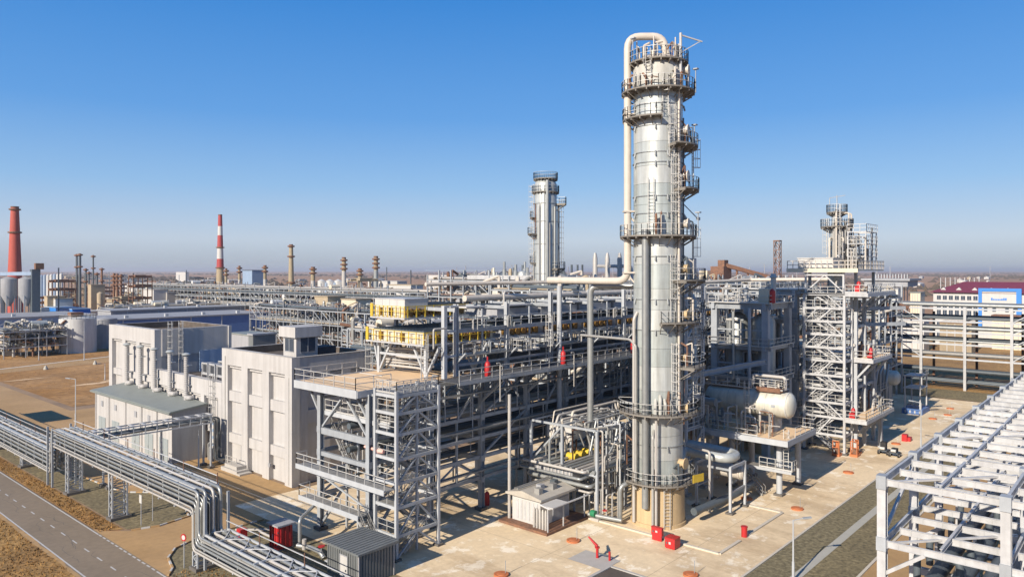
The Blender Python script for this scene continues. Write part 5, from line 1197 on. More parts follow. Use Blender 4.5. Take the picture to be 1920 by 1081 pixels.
for k in range(12):
    x = 1642 + k * 5.4; p = at(x, 519, 300 + (k % 3) * 4); solo(MB().bar((p[0], p[1], 0), (p[0], p[1], p[2] + 1.2), .28), "vent_mast", "steel_light", "thin pale mast in the row above the white hall", "mast", "thin masts above the white hall")
for k in range(9):
    x = 1764 + k * 9; p = at(x, 520, 380); solo(MB().bar((p[0], p[1], 0), (p[0], p[1], p[2]), .3), "vent_mast", "steel_light", "thin pale mast behind the maroon roof", "mast", "thin masts behind the maroon roof")
simple_block("low white shed with dark roof seen through the far rack", 1690, 1760, 600, 230, 14, "white", "rust", winrows=0)
simple_block("low cream canopy building behind the far rack's middle bays", 1860, 1990, 592, 235, 14, "tan_light", "rust")
simple_block("brown-roofed low store seen under the far rack's second tier", 1762, 1850, 604, 225, 10, "tan", "rust")
# ================================================================== roadside utility rack (left foreground)
T = thing("utility_rack", "roadside lattice-legged rack that steps up over the junction and down again", "pipe rack", (29.5, 78, 0)); P = Parts(T)
def lattice(u0, u1, v0, v1, z0, z1, n):
    for u in (u0, u1):
        for v in (v0, v1): P.new("leg", "steel_light").bar((u, v, z0), (u, v, z1), .13)
    b = P.new("lattice", "steel")
    for i in range(n):
        a, c = z0 + (z1 - z0) * i / n, z0 + (z1 - z0) * (i + 1) / n; s = i % 2
        for v in (v0, v1): b.bar((u0 if s else u1, v, a), (u1 if s else u0, v, c), .07); b.bar((u0, v, c), (u1, v, c), .07)
        for u in (u0, u1): b.bar((u, v0 if s else v1, a), (u, v1 if s else v0, c), .07)
    P.new("footing", "kerbdark").box(u0 - .25, u1 + .35, v0 - .25, v1 + .25, -.02, .3)
for v in (91.5, 78.9, 65.5): lattice(28.5, 29.9, v - .4, v + .4, .2, 4.6, 7) if v > 70 else None
for v in (60.4, 48, 36): lattice(28.4, 29.8, v - .4, v + .4, .2, 1.5, 3)
for v in (108.5, 122, 136, 150, 166): lattice(28.6, 30.0, v - .4, v + .4, .2, 1.4, 3)
for v in (95.8, 97.4):
    for u in (28.3, 30.7): P.new("portal_post", "steel").bar((u, v, 0), (u, v, 6.8), .2)
for v in (60.9, 59.4):
    for u in (28.75, 30.75): P.new("portal_post", "steel").bar((u, v, 0.2), (u, v, 6.3), .2)
for (v0, v1, zb, zt) in ((97.5, 180, 1.4, 3.9), (61, 96, 4.6, 6.6), (22, 59.5, 1.5, 3.1)):
    for u in (28.75, 30.7):
        for z in (zb, zt): P.new("chord", "steel_light").bar((u, v0, z), (u, v1, z), .12, .16)
    k = v0
    while k < v1 - .5:
        if k < 140:
            P.new("frame_hoop", "steel_light").bar((28.75, k, zb), (28.75, k, zt), .1); P.new("frame_hoop", "steel_light").bar((30.7, k, zb), (30.7, k, zt), .1)
            P.new("cross_beam", "steel_light").bar((28.3, k, zb), (30.7, k, zb), .12); P.new("cross_beam", "steel_light").bar((28.3, k, zt), (30.7, k, zt), .1)
            P.new("top_lacing", "steel_white").bar((29.3, k, zt + .05), (30.6, min(k + 1.6, v1), zt + .05), .07).bar((30.6, min(k + 1.6, v1), zt + .05), (29.3, min(k + 3.2, v1), zt + .05), .07)
        k += 3.2
    P.new("top_rail", "steel_white").bar((30.6, v0, zt + .75), (30.6, min(v1, 150), zt + .75), .06)
    k = v0
    while k < min(v1, 150): P.new("rail_post", "rust").bar((30.6, k, zt), (30.6, k, zt + 1.0), .07); k += 6.4
P.done()
random.seed(9)
for k, (zl, zh, z2) in enumerate(((1.5, 4.75, 1.55), (2.0, 5.15, 1.84), (2.5, 5.55, 2.13), (3.0, 5.95, 2.42), (3.5, 6.3, 2.71), (3.95, 6.65, 3.0))):
    for j in range(4):
        u = 28.42 + .62 * j + random.uniform(-.08, .08) - .05 * (k % 2); r = random.choice([.06, .09, .12, .15]) if j else (.09, .07, .1, .08, .07, .1)[k]
        e = .25 * k
        if j in (0, 3):                          # cladding straps belong to the pipe's own mesh
            mbp = MB().tube([(u, 190, zl), (u, 96.9 - e * .6, zl), (u, 96.9 - e * .6, zh), (u, 60.9 - e, zh), (u, 60.9 - e, z2), (u, 20, z2)], r, 10, .62)
            q = 62.5 + random.random()
            while q < 95.5: mbp.tube([(u, q, zh), (u, q + .09, zh)], r * 1.22, 10); q += random.choice([1.6, 2.1, 2.6])
            q = 30.5 + random.random()
            while q < 59: mbp.tube([(u, q, z2), (u, q + .09, z2)], r * 1.22, 10); q += random.choice([1.6, 2.1, 2.6])
            q = 99 + random.random()
            while q < 135: mbp.tube([(u, q, zl), (u, q + .09, zl)], r * 1.22, 10); q += random.choice([2.1, 2.6])
            nm_ = ["the lowest shelf", "the second shelf", "the third shelf", "the fourth shelf", "the fifth shelf", "the top shelf"][k]
            solo(mbp, "utility_pipe", random.choice(["clad_pipe", "pipe", "clad_pipe", "pipe_white"]), "strapped long roadside pipe, outer one on " + nm_ + " of the lattice-legged rack", "utility pipe", "strapped roadside pipes on " + nm_, True)
            continue
        pipe([(u, 190, zl), (u, 96.9 - e * .6, zl), (u, 96.9 - e * .6, zh), (u, 60.9 - e, zh), (u, 60.9 - e, z2), (u, 20, z2)], r, random.choice(["clad_pipe", "pipe_white", "pipe", "pipe_dark", "clad_pipe", "pipe_dark"]) if k < 4 else random.choice(["pipe", "clad_pipe", "pipe_dark", "pipe_white"]),
             "long roadside pipe stepping up and down along " + ["the lowest shelf", "the second shelf", "the third shelf", "the fourth shelf", "the fifth shelf", "the top shelf"][k] + " of the lattice-legged rack", f"roadside pipes on " + ["the lowest", "the second", "the third", "the fourth", "the fifth", "the top"][k] + " shelf", .62, 10)
solo(MB().box(29.3, 30.5, 62, 95, 4.52, 4.56).box(29.28, 29.3, 62, 95, 4.52, 4.64).box(30.5, 30.52, 62, 95, 4.52, 4.64), "cable_tray", "galv", "hidden flat tray under the raised roadside rack, added for its shadow on the road", "cable tray")  # tray tucked out of sight under the pipes, added for its shadow
solo(MB().box(26.5, 30.8, 137, 148, 6.75, 6.95), "yard_shadow_slab", "galv", "unseen slab over the roadside rack beyond the left edge, added to shade the yard", "platform")  # unseen slab, added outside the frame to cast the yard's shadow
# crossing bridge to the annex
T = thing("pipe_bridge", "truss pipe bridge crossing from the roadside rack to the white annex corner", "pipe bridge", (37, 90.8, 0)); P = Parts(T)
for v in (90.1, 91.5):
    for z in (5.75, 6.75): P.new("chord", "steel_light").bar((30.6, v, z), (44.6, v, z), .12, .16)
    for i in range(11): P.new("hoop", "steel_light").bar((31 + 1.34 * i, v, 5.75), (31 + 1.34 * i, v, 6.75), .08)
for i in range(11): P.new("cross_beam", "steel_white").bar((31 + 1.34 * i, 90.1, 6.8), (31 + 1.34 * i, 91.5, 6.8), .3, .08)
for u, v in ((32.4, 92.0), (32.4, 90.2), (44.4, 92.2), (44.4, 90.2), (38.5, 90.8)): P.new("post", "steel_light").bar((u, v, 0), (u, v, 6.7 if u != 38.5 else 5.7), .2)
for u, v in ((32.4, 92.0), (32.4, 90.2), (44.4, 92.2), (44.4, 90.2)): P.new("footing", "kerbdark").box(u - .35, u + .35, v - .35, v + .35, -.02, .3)
P.done()
for k in range(5):
    v = 90.35 + .24 * k
    pipe([(30.4, v, 6.1 + .1 * (k % 2)), (44.9 + .3 * k, v, 6.1 + .1 * (k % 2)), (44.9 + .3 * k, v, .8), (46.4, v, .8)], .1, random.choice(["pipe_dark", "clad_pipe"]), "pipe crossing the bridge and dropping beside the annex", "pipes on the crossing bridge", .5, 8)
T = thing("meter_station", "dark blue-grey meter panel beside the bridge's foot", "meter panel", (45.8, 93, 0)); P = Parts(T)
P.new("board", "wallblue").box(45.9, 46.1, 91.9, 93.4, 1.2, 5.2)
for k in range(4): P.new("meter", "white").box(45.82, 45.899, 92.2, 92.8, 1.7 + .9 * k, 2.2 + .9 * k)
for k in range(6): P.new("pipe_loop", "pipe", True).tube([(45.6, 91.9 + .3 * k, .3), (45.6, 91.9 + .3 * k, 1.5 + .5 * (k % 3)), (46.5, 91.9 + .3 * k, 1.5 + .5 * (k % 3))], .08, 6, .2)
P.done()
# lamps, signs
def lamp_post(u, v, h, label, arm=(1, -1), name="street_lamp"):
    t = thing(name, label, "street lamp", (u, v, 0)); P = Parts(t)
    P.new("post", "steel_light", True).lathe((u, v, 0), [(.11, 0), (.11, h * .3), (.075, h * .32), (.06, h)], 10)
    P.new("base_flange", "steel").box(u - .2, u + .2, v - .2, v + .2, 0, .12)
    a = V((arm[0], arm[1], 0)).normalized()
    P.new("arm", "steel_light").bar((u, v, h - .05), (u + a.x * .9, v + a.y * .9, h + .12), .06)
    hd = P.new("lamp_head", "steel"); hd.bar((u + a.x * .8, v + a.y * .8, h + .1), (u + a.x * 1.5, v + a.y * 1.5, h + .16), .24, .1)
    P.sub(hd, "lens", "signal").bar((u + a.x * .9, v + a.y * .9, h + .04), (u + a.x * 1.4, v + a.y * 1.4, h + .09), .16, .03)
    P.done(); return t
lamp_post(41.2, 128.5, 7.9, "single-arm lamp post standing on the brown yard beyond the annex", (-1, 1))
lamp_post(59.5, 22.3, 4.9, "short lamp post by the gravel strip at the bottom of the slab", (.8, -.8))
lamp_post(43.3, 91.2, 5.4, "short lamp post beside the annex end wall", (-1, 0))
lamp_post(112, 24.6, 7.0, "slender lamp post beside the gravel strip near the far generators", (0, 1))
for k, (x, y, d) in enumerate(((158, 598, 205), (18, 640, 215), (73, 625, 205), (197, 681, 168), (46, 650, 230))):
    p = at(x, y, d); lamp_post(p[0], p[1], p[2], "lamp post " + ["in front of the white storage tank", "by the rail tanker's near end", "between the rail tanker and the storage tank", "at the corner of the far white block", "behind the rail tanker"][k], (-1, 0))
def sign(u, v, h, label, m, w=.5, hh=.55, name="road_sign", face=(-1, -.3), round_=False):
    t = thing(name, label, "sign", (u, v, 0)); P = Parts(t)
    P.new("post", "steel_white").bar((u, v, 0), (u, v, h), .06)
    f = V((face[0], face[1], 0)).normalized(); s = V((-f.y, f.x, 0)); c = V((u, v, h)) + f * .06
    if round_:
        P.new("plate", "red", True).tube([c - f * .02, c + f * .02], w / 2, 20); P.new("mark", "white", True).tube([c + f * .021, c + f * .03], w * .32, 20)
    else: P.new("plate", m).bar(c - V((0, 0, hh / 2)), c + V((0, 0, hh / 2)), w, .04) if abs(f.x) < .7 else P.new("plate", m).box(c.x - .03, c.x + .03, c.y - w / 2, c.y + w / 2, c.z - hh / 2, c.z + hh / 2)
    P.done(); return t
sign(29.9, 73.2 + 1.9, 2.6, "small white board on a post in the curved gravel bed", "white", .55, .8)
sign(31.2, 75.6, 3.2, "thin grey rod with a small plate at the gravel bed", "steel_white", .2, .2)
sign(28.0, 61.6, 2.6, "round red and white no-entry style sign at the junction corner", "red", .62, .62, round_=True)
# red fire cabinet group
T = thing("fire_cabinet", "large ribbed red fire equipment cabinet with grey roof beside the stair tower", "fire cabinet", (35.9, 59.6, 0)); P = Parts(T)
fb = P.new("body", "red"); fb.box(35.2, 36.6, 58.9, 60.4, .15, 2.15); P.sub(fb, "handle", "steel_light").box(35.08, 35.13, 59.7, 59.76, 1.0, 1.4); P.sub(fb, "hinge", "pipe_dark").box(35.1, 35.19, 58.9, 58.94, .5, .65).box(35.1, 35.19, 58.9, 58.94, 1.6, 1.75); P.new("roof", "wallgrey").box(35.0, 36.8, 58.7, 60.6, 2.16, 2.3)
for k in range(4): P.new("rib", "red").box(35.14, 35.2, 58.95 + k * .42, 59.07 + k * .42, .2, 2.1)
for k in range(3): P.new("rib", "red").box(35.4 + k * .45, 35.5 + k * .45, 58.84, 58.9, .2, 2.1)
P.new("base", "kerbdark").box(35.1, 36.7, 58.8, 60.5, 0, .14); P.done()
T = thing("red_box", "small red box on a pale kerb left of the fire cabinet", "box", (34.4, 63.8, 0)); P = Parts(T)
P.new("body", "red").box(34.1, 34.8, 63.6, 64.3, .1, 1.1); P.new("door", "red").box(34.06, 34.1, 63.66, 64.24, .18, 1.02); P.new("leg", "steel").box(34.2, 34.7, 63.7, 64.2, 0, .1); P.done()
solo(MB().tube([(36.6, 62.2, 0), (36.6, 62.2, .75)], .14, 10).tube([(36.3, 62.2, .5), (36.9, 62.2, .5)], .1, 8).tube([(36.6, 62.2, .75), (36.6, 62.2, .95)], [.16, .05], 10), "fire_hydrant", "red", "small red hydrant between the red box and the fire cabinet", "hydrant", None, True)
pipe([(36.2, 64, .35), (36.2, 60.6, .35)], .12, "pipe_white", "short white pipe behind the fire cabinet")
pipe([(35, 66.2, .3), (38.2, 62.6, .3)], .12, "conc_grey", "grey pipe lying by the junction kerb")
pipe([(36.9, 58.2, .1), (36.9, 58.2, 2.6), (41.0, 61.0, 2.9), (43, 61.4, 2.9)], .16, "clad_pipe", "grey pipe rising from the cabinet toward the rack's lowest gallery", None, .4)
T = thing("valve_station", "blue-grey valve assembly with red wheels between the cabinet and the shed", "valve", (36.8, 55, 0)); P = Parts(T)
P.new("pipe_run", "clad_pipe", True).tube([(36.4, 57.8, .5), (36.9, 56.6, .5), (36.9, 55.0, .5), (36.9, 54.4, .1)], .2, 10, .3); P.new("body", "pipe_white", True).tube([(36.6, 57.0, .3), (36.6, 57.0, 1.2)], .2, 10)
P.new("handwheel", "red", True).tube([(36.9, 54.8, 1.0), (36.9, 54.8, 1.07)], .3, 14); P.new("stem", "steel").bar((36.9, 54.8, .5), (36.9, 54.8, 1.0), .08); P.new("cover_plate", "steel_light").box(36.6, 38.0, 52.6, 53.9, .02, .15); P.done()
# fire monitors, hydrants and covers on the slab
def monitor(u, v, label):
    t = thing("fire_monitor", label, "fire monitor", (u, v, 0)); P = Parts(t)
    P.new("riser", "red", True).tube([(u, v, .02), (u, v, .9)], .12, 10); P.new("flange", "red", True).tube([(u, v, .9), (u, v, 1.0)], .22, 12)
    P.new("barrel", "red", True).tube([(u, v, 1.05), (u - .1, v + .25, 1.3), (u - .2, v + .8, 1.75)], [.14, .12, .07], 10)
    P.new("side_post", "red", True).tube([(u + .2, v - 1.15, .02), (u + .2, v - 1.15, .8)], .1, 10); P.new("link", "pipe_dark").bar((u, v, .45), (u + .2, v - 1.15, .45), .1)
    P.done(); return t
T = sheet("monitor_slab", "conc_grey", [(50.9, 38.6), (53.6, 38.6), (53.6, 34.9), (50.9, 34.9)], .045)
monitor(52.8, 36.8, "red fire monitor with raised barrel on its own grey slab")
T = thing("pit_cover", "dark recessed pit cover edged with grey steel at the bottom of the slab", "pit cover", (48.5, 31.5, 0)); P = Parts(T)
P.new("cover", "rooftar").box(44, 51.5, 28.2, 34.5, .03, .2); P.new("edging", "conc_grey").box(51.51, 51.75, 28, 34.8, .03, .28).box(44, 51.5, 34.51, 34.8, .03, .28); P.done()
def red_box(u, v, w, d, h, label, z=.25):
    t = thing("hose_box", label, "hose box", (u, v, 0)); P = Parts(t)
    bd = P.new("body", "red"); bd.box(u, u + d, v, v + w, z, z + h); P.sub(bd, "latch", "pipe_dark").box(u - .04, u - .001, v + w * .75, v + w * .85, z + h * .4, z + h * .6); P.sub(bd, "seam", "chimred").box(u - .012, u - .001, v + .02, v + w - .02, z + h * .82, z + h * .85); P.new("lid", "red").box(u - .03, u + d + .03, v - .03, v + w + .03, z + h, z + h + .05)
    P.new("leg", "red").box(u + .05, u + .15, v + .05, v + w - .05, .02, z); P.new("dial", "white").box(u - .03, u - .001, v + w * .4, v + w * .6, z + h * .4, z + h * .65); P.done()
red_box(59.8, 34.5, 1.1, .35, .7, "red hose box with white dial at the foot of the cream skirt", .5)
red_box(58.8, 32.6, 1.0, 1.0, .85, "red square hose box right of the dial box before the column", .1)
solo(MB().tube([(66.2, 29.4, .02), (66.2, 29.4, .9)], .28, 14).tube([(66.2, 29.4, .9), (66.2, 29.4, 1.0)], .32, 14), "hydrant_post", "red", "short round red hydrant post on the painted slab line", "hydrant", None, True)
solo(MB().lathe((56.9, 53.9, 0), [(.25, 0.02), (.3, .4), (.26, .8), (.3, .9), (.26, 1.3), (.1, 1.5)], 12), "fire_extinguisher", "red", "red extinguisher stand at the foot of the rack column", "extinguisher", None, True)
for k, (u, v, z) in enumerate(((53.5, 50.6, 14.4), (66.2, 50.8, 14.4), (80.8, 50.8, 14.4))):
    t = thing("hose_station", "red hose station on the rack walkway, " + ["nearest the sandy deck", "middle one", "nearest the tall column"][k], "hose station", (u, v, z)); P = Parts(t)
    P.new("cylinder", "red", True).lathe((u, v, z), [(.26, 0), (.3, .08), (.3, 1.2), (.2, 1.45), (.06, 1.55)], 14); P.new("handle", "red").bar((u, v, z + 1.6), (u, v, z + 2.0), .12); P.new("pipe", "pipe_white", True).tube([(u + .7, v - .6, z + 1.3), (u + 1.2, v - .6, z + 1.3), (u + 1.2, v - .6, z - 2.6)], .06, 6, .15); P.done()
covers = [(990 - 30, 0)]
for k, (x, y, lab) in enumerate(((1075, 1014, "in front of the white kiosk"), (940, 1078, "at the bottom edge of the slab"), (1295, 1078, "at the bottom, below the painted corner"), (1495, 954, "by the front platform post"), (1591, 886, "in front of the white stair tower"), (1400, 935, "in the shade right of the U bend"), (1680, 832, "behind the small generators"), (1777, 778, "near the slab's far corner"), (1749, 785, "left of the far-corner cover"), (1782, 766, "farthest on the slab"))):
    d = 1377 * 25 / (y - 507); p = at(x, y, d)
    t = thing("manhole_cover", "orange round hatch with thin rod, " + lab, "manhole cover", (p[0], p[1], 0), "orange hatches on the slab"); P = Parts(t)
    P.new("rim", "orange", True).lathe((p[0], p[1], 0), [(.62, .013), (.62, .16), (.5, .18), (.4, .15)], 20); P.new("lid", "orange", True).lathe((p[0], p[1], .13), [(.4, 0), (.38, .05), (.1, .09)], 16)
    P.new("rod", "steel").bar((p[0] + .3, p[1] - .2, .1), (p[0] + .3, p[1] - .2, 1.2), .04); P.done()
# painted slab lines near the column
sl = MB()
for a, b in (((60.6, 43.4), (60.6, 29.2)), ((60.6, 29.2), (64.8, 29.2)), ((66.8, 29.3), (75.2, 29.3)), ((75.2, 29.3), (75.2, 35.0))): sl.bar((*a, .08), (*b, .08), .28, .14)
structure(sl, "slab_curb", "kerb")
# small generators
for k, (u, v) in enumerate(((108.7, 28.4), (108.2, 26.9))):
    t = thing("pump_cart", ["taller", "smaller"][k] + " black and white wheeled pump cart on the slab before the white stair tower", "pump cart", (u, v, 0)); P = Parts(t)
    P.new("frame", "pipe_dark").box(u - .7, u + .7, v - .5, v + .5, .5, .62); P.new("engine", "black").box(u - .5, u + .3, v - .35, v + .35, .62, 1.15 if k else 1.7)
    for x in (-.45, .45):
        for y in (-.55, .55): w_ = P.new("wheel", "black", True); w_.tube([(u + x, v + y - .1, .3), (u + x, v + y + .1, .3)], .3, 14); P.sub(w_, "hub", "white", True).tube([(u + x, v + y - .12, .3), (u + x, v + y + .12, .3)], .13, 10)
    P.new("drum", "white", True).tube([(u - .72, v - .3, .9), (u - .72, v + .3, .9)], .2, 10); P.done()
for k, (u, v) in enumerate(((103.6, 32.9), (104.9, 31.0), (106.2, 31.2))):
    t = thing("dosing_pump", "orange upright dosing pump at the white stair tower's foot, " + ["leftmost", "middle", "rightmost"][k], "pump", (u, v, 0)); P = Parts(t)
    P.new("base", "orange").box(u - .7, u + .7, v - .5, v + .5, .02, .3); P.new("body", "rust").box(u - .3, u + .3, v - .25, v + .25, .3, 1.1); P.new("frame", "orange").bar((u - .5, v - .4, .3), (u - .5, v - .4, 2.1), .1).bar((u - .5, v + .4, .3), (u - .5, v + .4, 2.1), .1).bar((u - .5, v - .4, 2.05), (u - .5, v + .4, 2.05), .1).bar((u - .5, v - .4, 1.2), (u - .5, v + .4, 1.2), .08); P.new("motor", "white" if k == 1 else "orange", True).tube([(u, v, 1.1), (u, v, 1.9)], .2, 12); P.done()
T = solo(MB().box(118.6, 119.5, 27.9, 28.6, .02, 1.0).box(118.9, 119.9, 27.5, 28.0, .02, .6), "hose_box", "red", "small red box at the sunlit edge of the far shadow", "hose box")
# green valve by the column foot
T = thing("pipe_manifold", "pipe manifold with a green valve left of the cream skirt", "manifold", (60.5, 42, 0)); P = Parts(T)
P.new("header", "clad_pipe", True).tube([(60.4, 43.2, .55), (61.0, 39.6, .55)], .2, 10); P.new("valve_body", "green", True).tube([(60.4, 42.8, .75), (60.4, 42.3, .75)], .34, 12)
P.new("elbow", "clad_pipe", True).tube([(61.6, 40.2, .4), (61.6, 40.2, 3.6), (62.4, 39.6, 4.0)], .24, 12, .5)
for k in range(6): P.new("riser", "pipe_white" if k % 2 else "pipe", True).tube([(60.9 + .2 * k, 43.4 - .55 * k, .2), (60.9 + .2 * k, 43.4 - .55 * k, 2.4 + .3 * (k % 3)), (62.2, 43.4 - .55 * k, 2.4 + .3 * (k % 3))], .09, 8, .25)
P.new("handwheel", "red", True).tube([(60.7, 41.4, 1.2), (60.7, 41.4, 1.26)], .25, 12); P.done()
solo(MB().bar((64.4, 33.75, 4.95), (65.9, 33.4, 4.95), .06, .75), "warning_board", "yellow", "yellow board on the column's lowest platform railing", "sign")
# ================================================================== middle distance: process units
def process_unit(label, u0, u1, v0, v1, zs, seed, npipe=60, post=.34, su=4.2, sv=4.2, extras=True, name="process_unit", top=None, m="steel", tall=()):
    random.seed(seed); npipe = int(npipe * 2.6)
    T = thing(name, label, "process unit", (u0, v0, 0)); P = Parts(T)
    nu, nv = max(1, round((u1 - u0) / su)), max(1, round((v1 - v0) / sv))
    us = [u0 + (u1 - u0) * i / nu for i in range(nu + 1)]; vs = [v0 + (v1 - v0) * i / nv for i in range(nv + 1)]
    for u in us:
        for v in vs: P.new("post", m).bar((u, v, 0), (u, v, zs[-1] + random.choice([0, 0, 1.2, 2.5])), post * .72)
    for z in zs:
        for u in us: P.new("beam", m).bar((u, v0, z), (u, v1, z), .2, .26)
        for v in vs: P.new("beam", m).bar((u0, v, z - .01), (u1, v, z - .01), .2, .25)
    for z in zs[1:]:
        if random.random() < .35: P.new("railing", "rail").rail([(u0, v1, z + .2), (u0, v0, z + .2), (u1, v0, z + .2)], 1.1, 2.4, .08, kick=False)
    for z in zs:
        for a, b in zip(us, us[1:]):
            for c_, d_ in zip(vs, vs[1:]):
                if random.random() < .42: P.new("floor_plate", random.choice(["galv", "pipe_dark", "rooftar", "galv"])).box(a + .15, b - .15, c_ + .15, d_ - .15, z + .2, z + .28)
                elif random.random() < .4: P.new("brace", m).bar((a, c_, z - 3.2), (a, d_, z - .2), .16)
    along_v = (v1 - v0) > (u1 - u0)
    for i in range(npipe):
        z = random.choice(zs) + .25; r = random.choice([.1, .14, .2, .3, .4]); mm = random.choice(["pipe_white", "pipe", "clad_pipe", "pipe_dark", "pipe_dark", "cream", "rust", "tan"])
        if random.random() < .3:
            if along_v: u = random.uniform(u0, u1); P.new("pipe", mm, True).tube([(u, v0 + random.random() * 5, z + r), (u, v1 - random.random() * 5, z + r)], r, 8)
            else: v = random.uniform(v0, v1); P.new("pipe", mm, True).tube([(u0 + random.random() * 3, v, z + r), (u1 - random.random() * 3, v, z + r)], r, 8)
        else:
            u, v = random.uniform(u0, u1), random.uniform(v0, v1); h = random.uniform(1, 4.5); P.new("pipe", mm, True).tube([(u, v, max(.2, z - h)), (u, v, z + random.random() * 2.6), (u + random.choice([-2, 2]), v + random.choice([-2, 0, 2]), z + 1.2)], r, 7, .4)
    if extras:
        for i in range(int((u1 - u0) * (v1 - v0) / 60) + 3):
            u, v = random.uniform(u0 + 1, u1 - 1), random.uniform(v0 + 2, v1 - 2); z = random.choice([0] + zs); r = random.uniform(.6, 1.2); mm = random.choice(["tankcream", "clad", "tank", "pipe_dark", "wallgrey", "tan_light"])
            if random.random() < .5: P.new("drum", mm, True).tube([(u - 2.2, v, z + r + .4), (u - 2, v, z + r + .4), (u + 2, v, z + r + .4), (u + 2.2, v, z + r + .4)], [r * .5, r, r, r * .5], 12)
            else: P.new("equipment_box", mm).box(u - r * 1.4, u + r * 1.4, v - r, v + r, z + .2, z + .2 + r * 1.5)
    for (u, v, r, zt, mm) in tall: P.new("vertical_vessel", mm, True).lathe((u, v, 0), [(r, .0), (r, zt - r * .6), (r * .7, zt - .15 * r), (.1, zt)], 14)
    P.done()
process_unit("dense pipe unit beyond the near white building's roof, dark inside", 130, 150, 150, 236, [4.2, 8.4, 12.6], 31, 90)
process_unit("long multi-tier rack crossing the whole middle distance", 168, 178, 188, 430, [3.5, 6.5, 9.5, 12.5, 15, 17.2], 32, 140, .34, 10, 4)
process_unit("crowded unit with a wide white platform behind the cooler bays", 124, 146, 104, 138, [7, 13, 18.5, 22.6], 33, 90, .4, tall=((128, 110, 1.2, 25, "clad"),))
process_unit("crowded unit at the foot of the second tall column", 96, 116, 68, 90, [6, 12, 17.5, 21.5], 34, 90, .4)
process_unit("tangled unit seen just right of the tall column, far side", 138, 166, 58, 84, [7, 13, 18, 21.5], 35, 80, .4)
process_unit("pale steel unit between the white building and the yellow coolers", 84, 100, 98, 116, [5, 10, 14], 36, 60, .34)
process_unit("dark unit with blue-grey upper tiers left of the white platform", 150, 172, 138, 160, [8, 14, 19, 22], 37, 70, .45)
process_unit("low pipe unit beside the orange ground past the white building", 104, 124, 128, 146, [4, 7.5, 11], 38, 50, .3)
process_unit("far low rack in front of the buff stacks", 215, 226, 170, 300, [4, 7.5, 11, 15], 39, 90, .35, 10, 6)
process_unit("far unit left of the conveyor tower", 190, 215, 70, 100, [8, 14, 19], 40, 50, .45, 9, 9)
process_unit("far rack right of the shaded frames", 150, 166, 40, 56, [6, 11, 16, 19.5], 41, 50, .4)
process_unit("rail-side pipe rack beside the storage tank at the left edge", 60, 76, 244, 262, [3, 5.5, 7.5], 42, 50, .25, 5, 5)
process_unit("low light rack behind the blue warehouse", 120, 190, 330, 346, [5, 9], 43, 40, .35, 10, 8)
# white platform and vents
solo(MB().box(124, 145, 104, 124, 22.95, 23.9), "platform_slab", "steel_white", "wide white platform slab with small machines on top behind the coolers", "platform")
for k in range(11):
    u = 125 + k * 1.7; v = 106 + (k * 5) % 17; h = 1.0 + (k % 3) * .7
    solo(MB().lathe((u, v, 23.9), [(.5, 0), (.5, h * .6), (.3, h * .7), (.3, h + .8)], 10), "fan_unit", random.choice(["pipe_dark", "tankcream", "clad_pipe"]), "small machine standing on the wide white platform slab", "machine", "machines on the white platform slab", True)
T = thing("vent_manifold", "pale manifold with three upright vents left of the tall column", "vent manifold", (125, 84, 0)); P = Parts(T)
for k in range(3):
    q = at(1116 + k * 23, 490, 150); P.new("vent", "pipe_white", True).tube([(q[0], q[1], 20), (q[0], q[1], 27.4), (q[0], q[1], 28.6)], [.5, .5, .25], 12)
    q2 = at(1116 + k * 23 + 22, 498, 150); P.new("header", "pipe_white", True).tube([(q[0], q[1], 25.9), (q2[0], q2[1], 25.9), (q2[0], q2[1], 21)], .35, 10, .8)
q = at(1140, 515, 150); P.new("platform", "steel").box(q[0] - 6, q[0] + 6, q[1] - 6, q[1] + 6, 22.2, 22.5); P.new("post", "steel").bar((q[0] - 5, q[1] + 5, 0), (q[0] - 5, q[1] + 5, 22.2), .5); P.new("post", "steel").bar((q[0] + 5, q[1] - 5, 0), (q[0] + 5, q[1] - 5, 22.2), .5); P.new("post", "steel").bar((q[0] - 5, q[1] - 5, 0), (q[0] - 5, q[1] - 5, 22.2), .5)
P.new("railing", "rail").rail([(q[0] - 6, q[1] + 6, 22.5), (q[0] - 6, q[1] - 6, 22.5), (q[0] + 6, q[1] - 6, 22.5)], 1.1, 1.5, .08)
P.done()
for k, x in enumerate((1072, 1083, 1092)): q = at(x, 496, 260); solo(MB().bar((q[0], q[1], 0), (q[0], q[1], q[2]), .5), "mast", "pipe_dark", "thin dark mast in the trio beyond the second column", "mast", "trio of masts beyond the second column")
# storage tank, rail tankers
q = at(146, 600, 226)
T = thing("storage_tank", "white cylindrical storage tank with spiral stair left of the white blocks", "tank", (q[0], q[1], 0)); P = Parts(T)
P.new("shell", "tank", True).lathe((q[0], q[1], 0), [(5.1, 0), (5.1, 10.2), (4.6, 10.5), (.2, 11.2)], 32); P.new("railing", "rail").rail([(*p, 10.3) for p in arc(q, 5.0, 0, 350, 24)], 1.2, 1.6, .08)
sp = P.new("spiral_stair", "rust")
for k in range(18): 
    a0, a1 = 100 + 6.5 * k, 106.5 + 6.5 * k; sp.bar((q[0] + 5.5 * math.cos(R(a0)), q[1] + 5.5 * math.sin(R(a0)), .4 + .54 * k), (q[0] + 5.5 * math.cos(R(a1)), q[1] + 5.5 * math.sin(R(a1)), .94 + .54 * k), .7, .25)
P.new("roof_platform", "rust").box(q[0] - 2.5, q[0] + 1, q[1] - 2, q[1] + 1, 11.2, 12.2); P.done()
q = at(198, 600, 238); solo(MB().lathe((q[0], q[1], 0), [(3.4, 0), (3.4, 9.5), (.2, 10.3)], 24), "storage_tank", "wallgrey", "smaller grey tank in shade behind the far white block's corner", "tank", None, True)
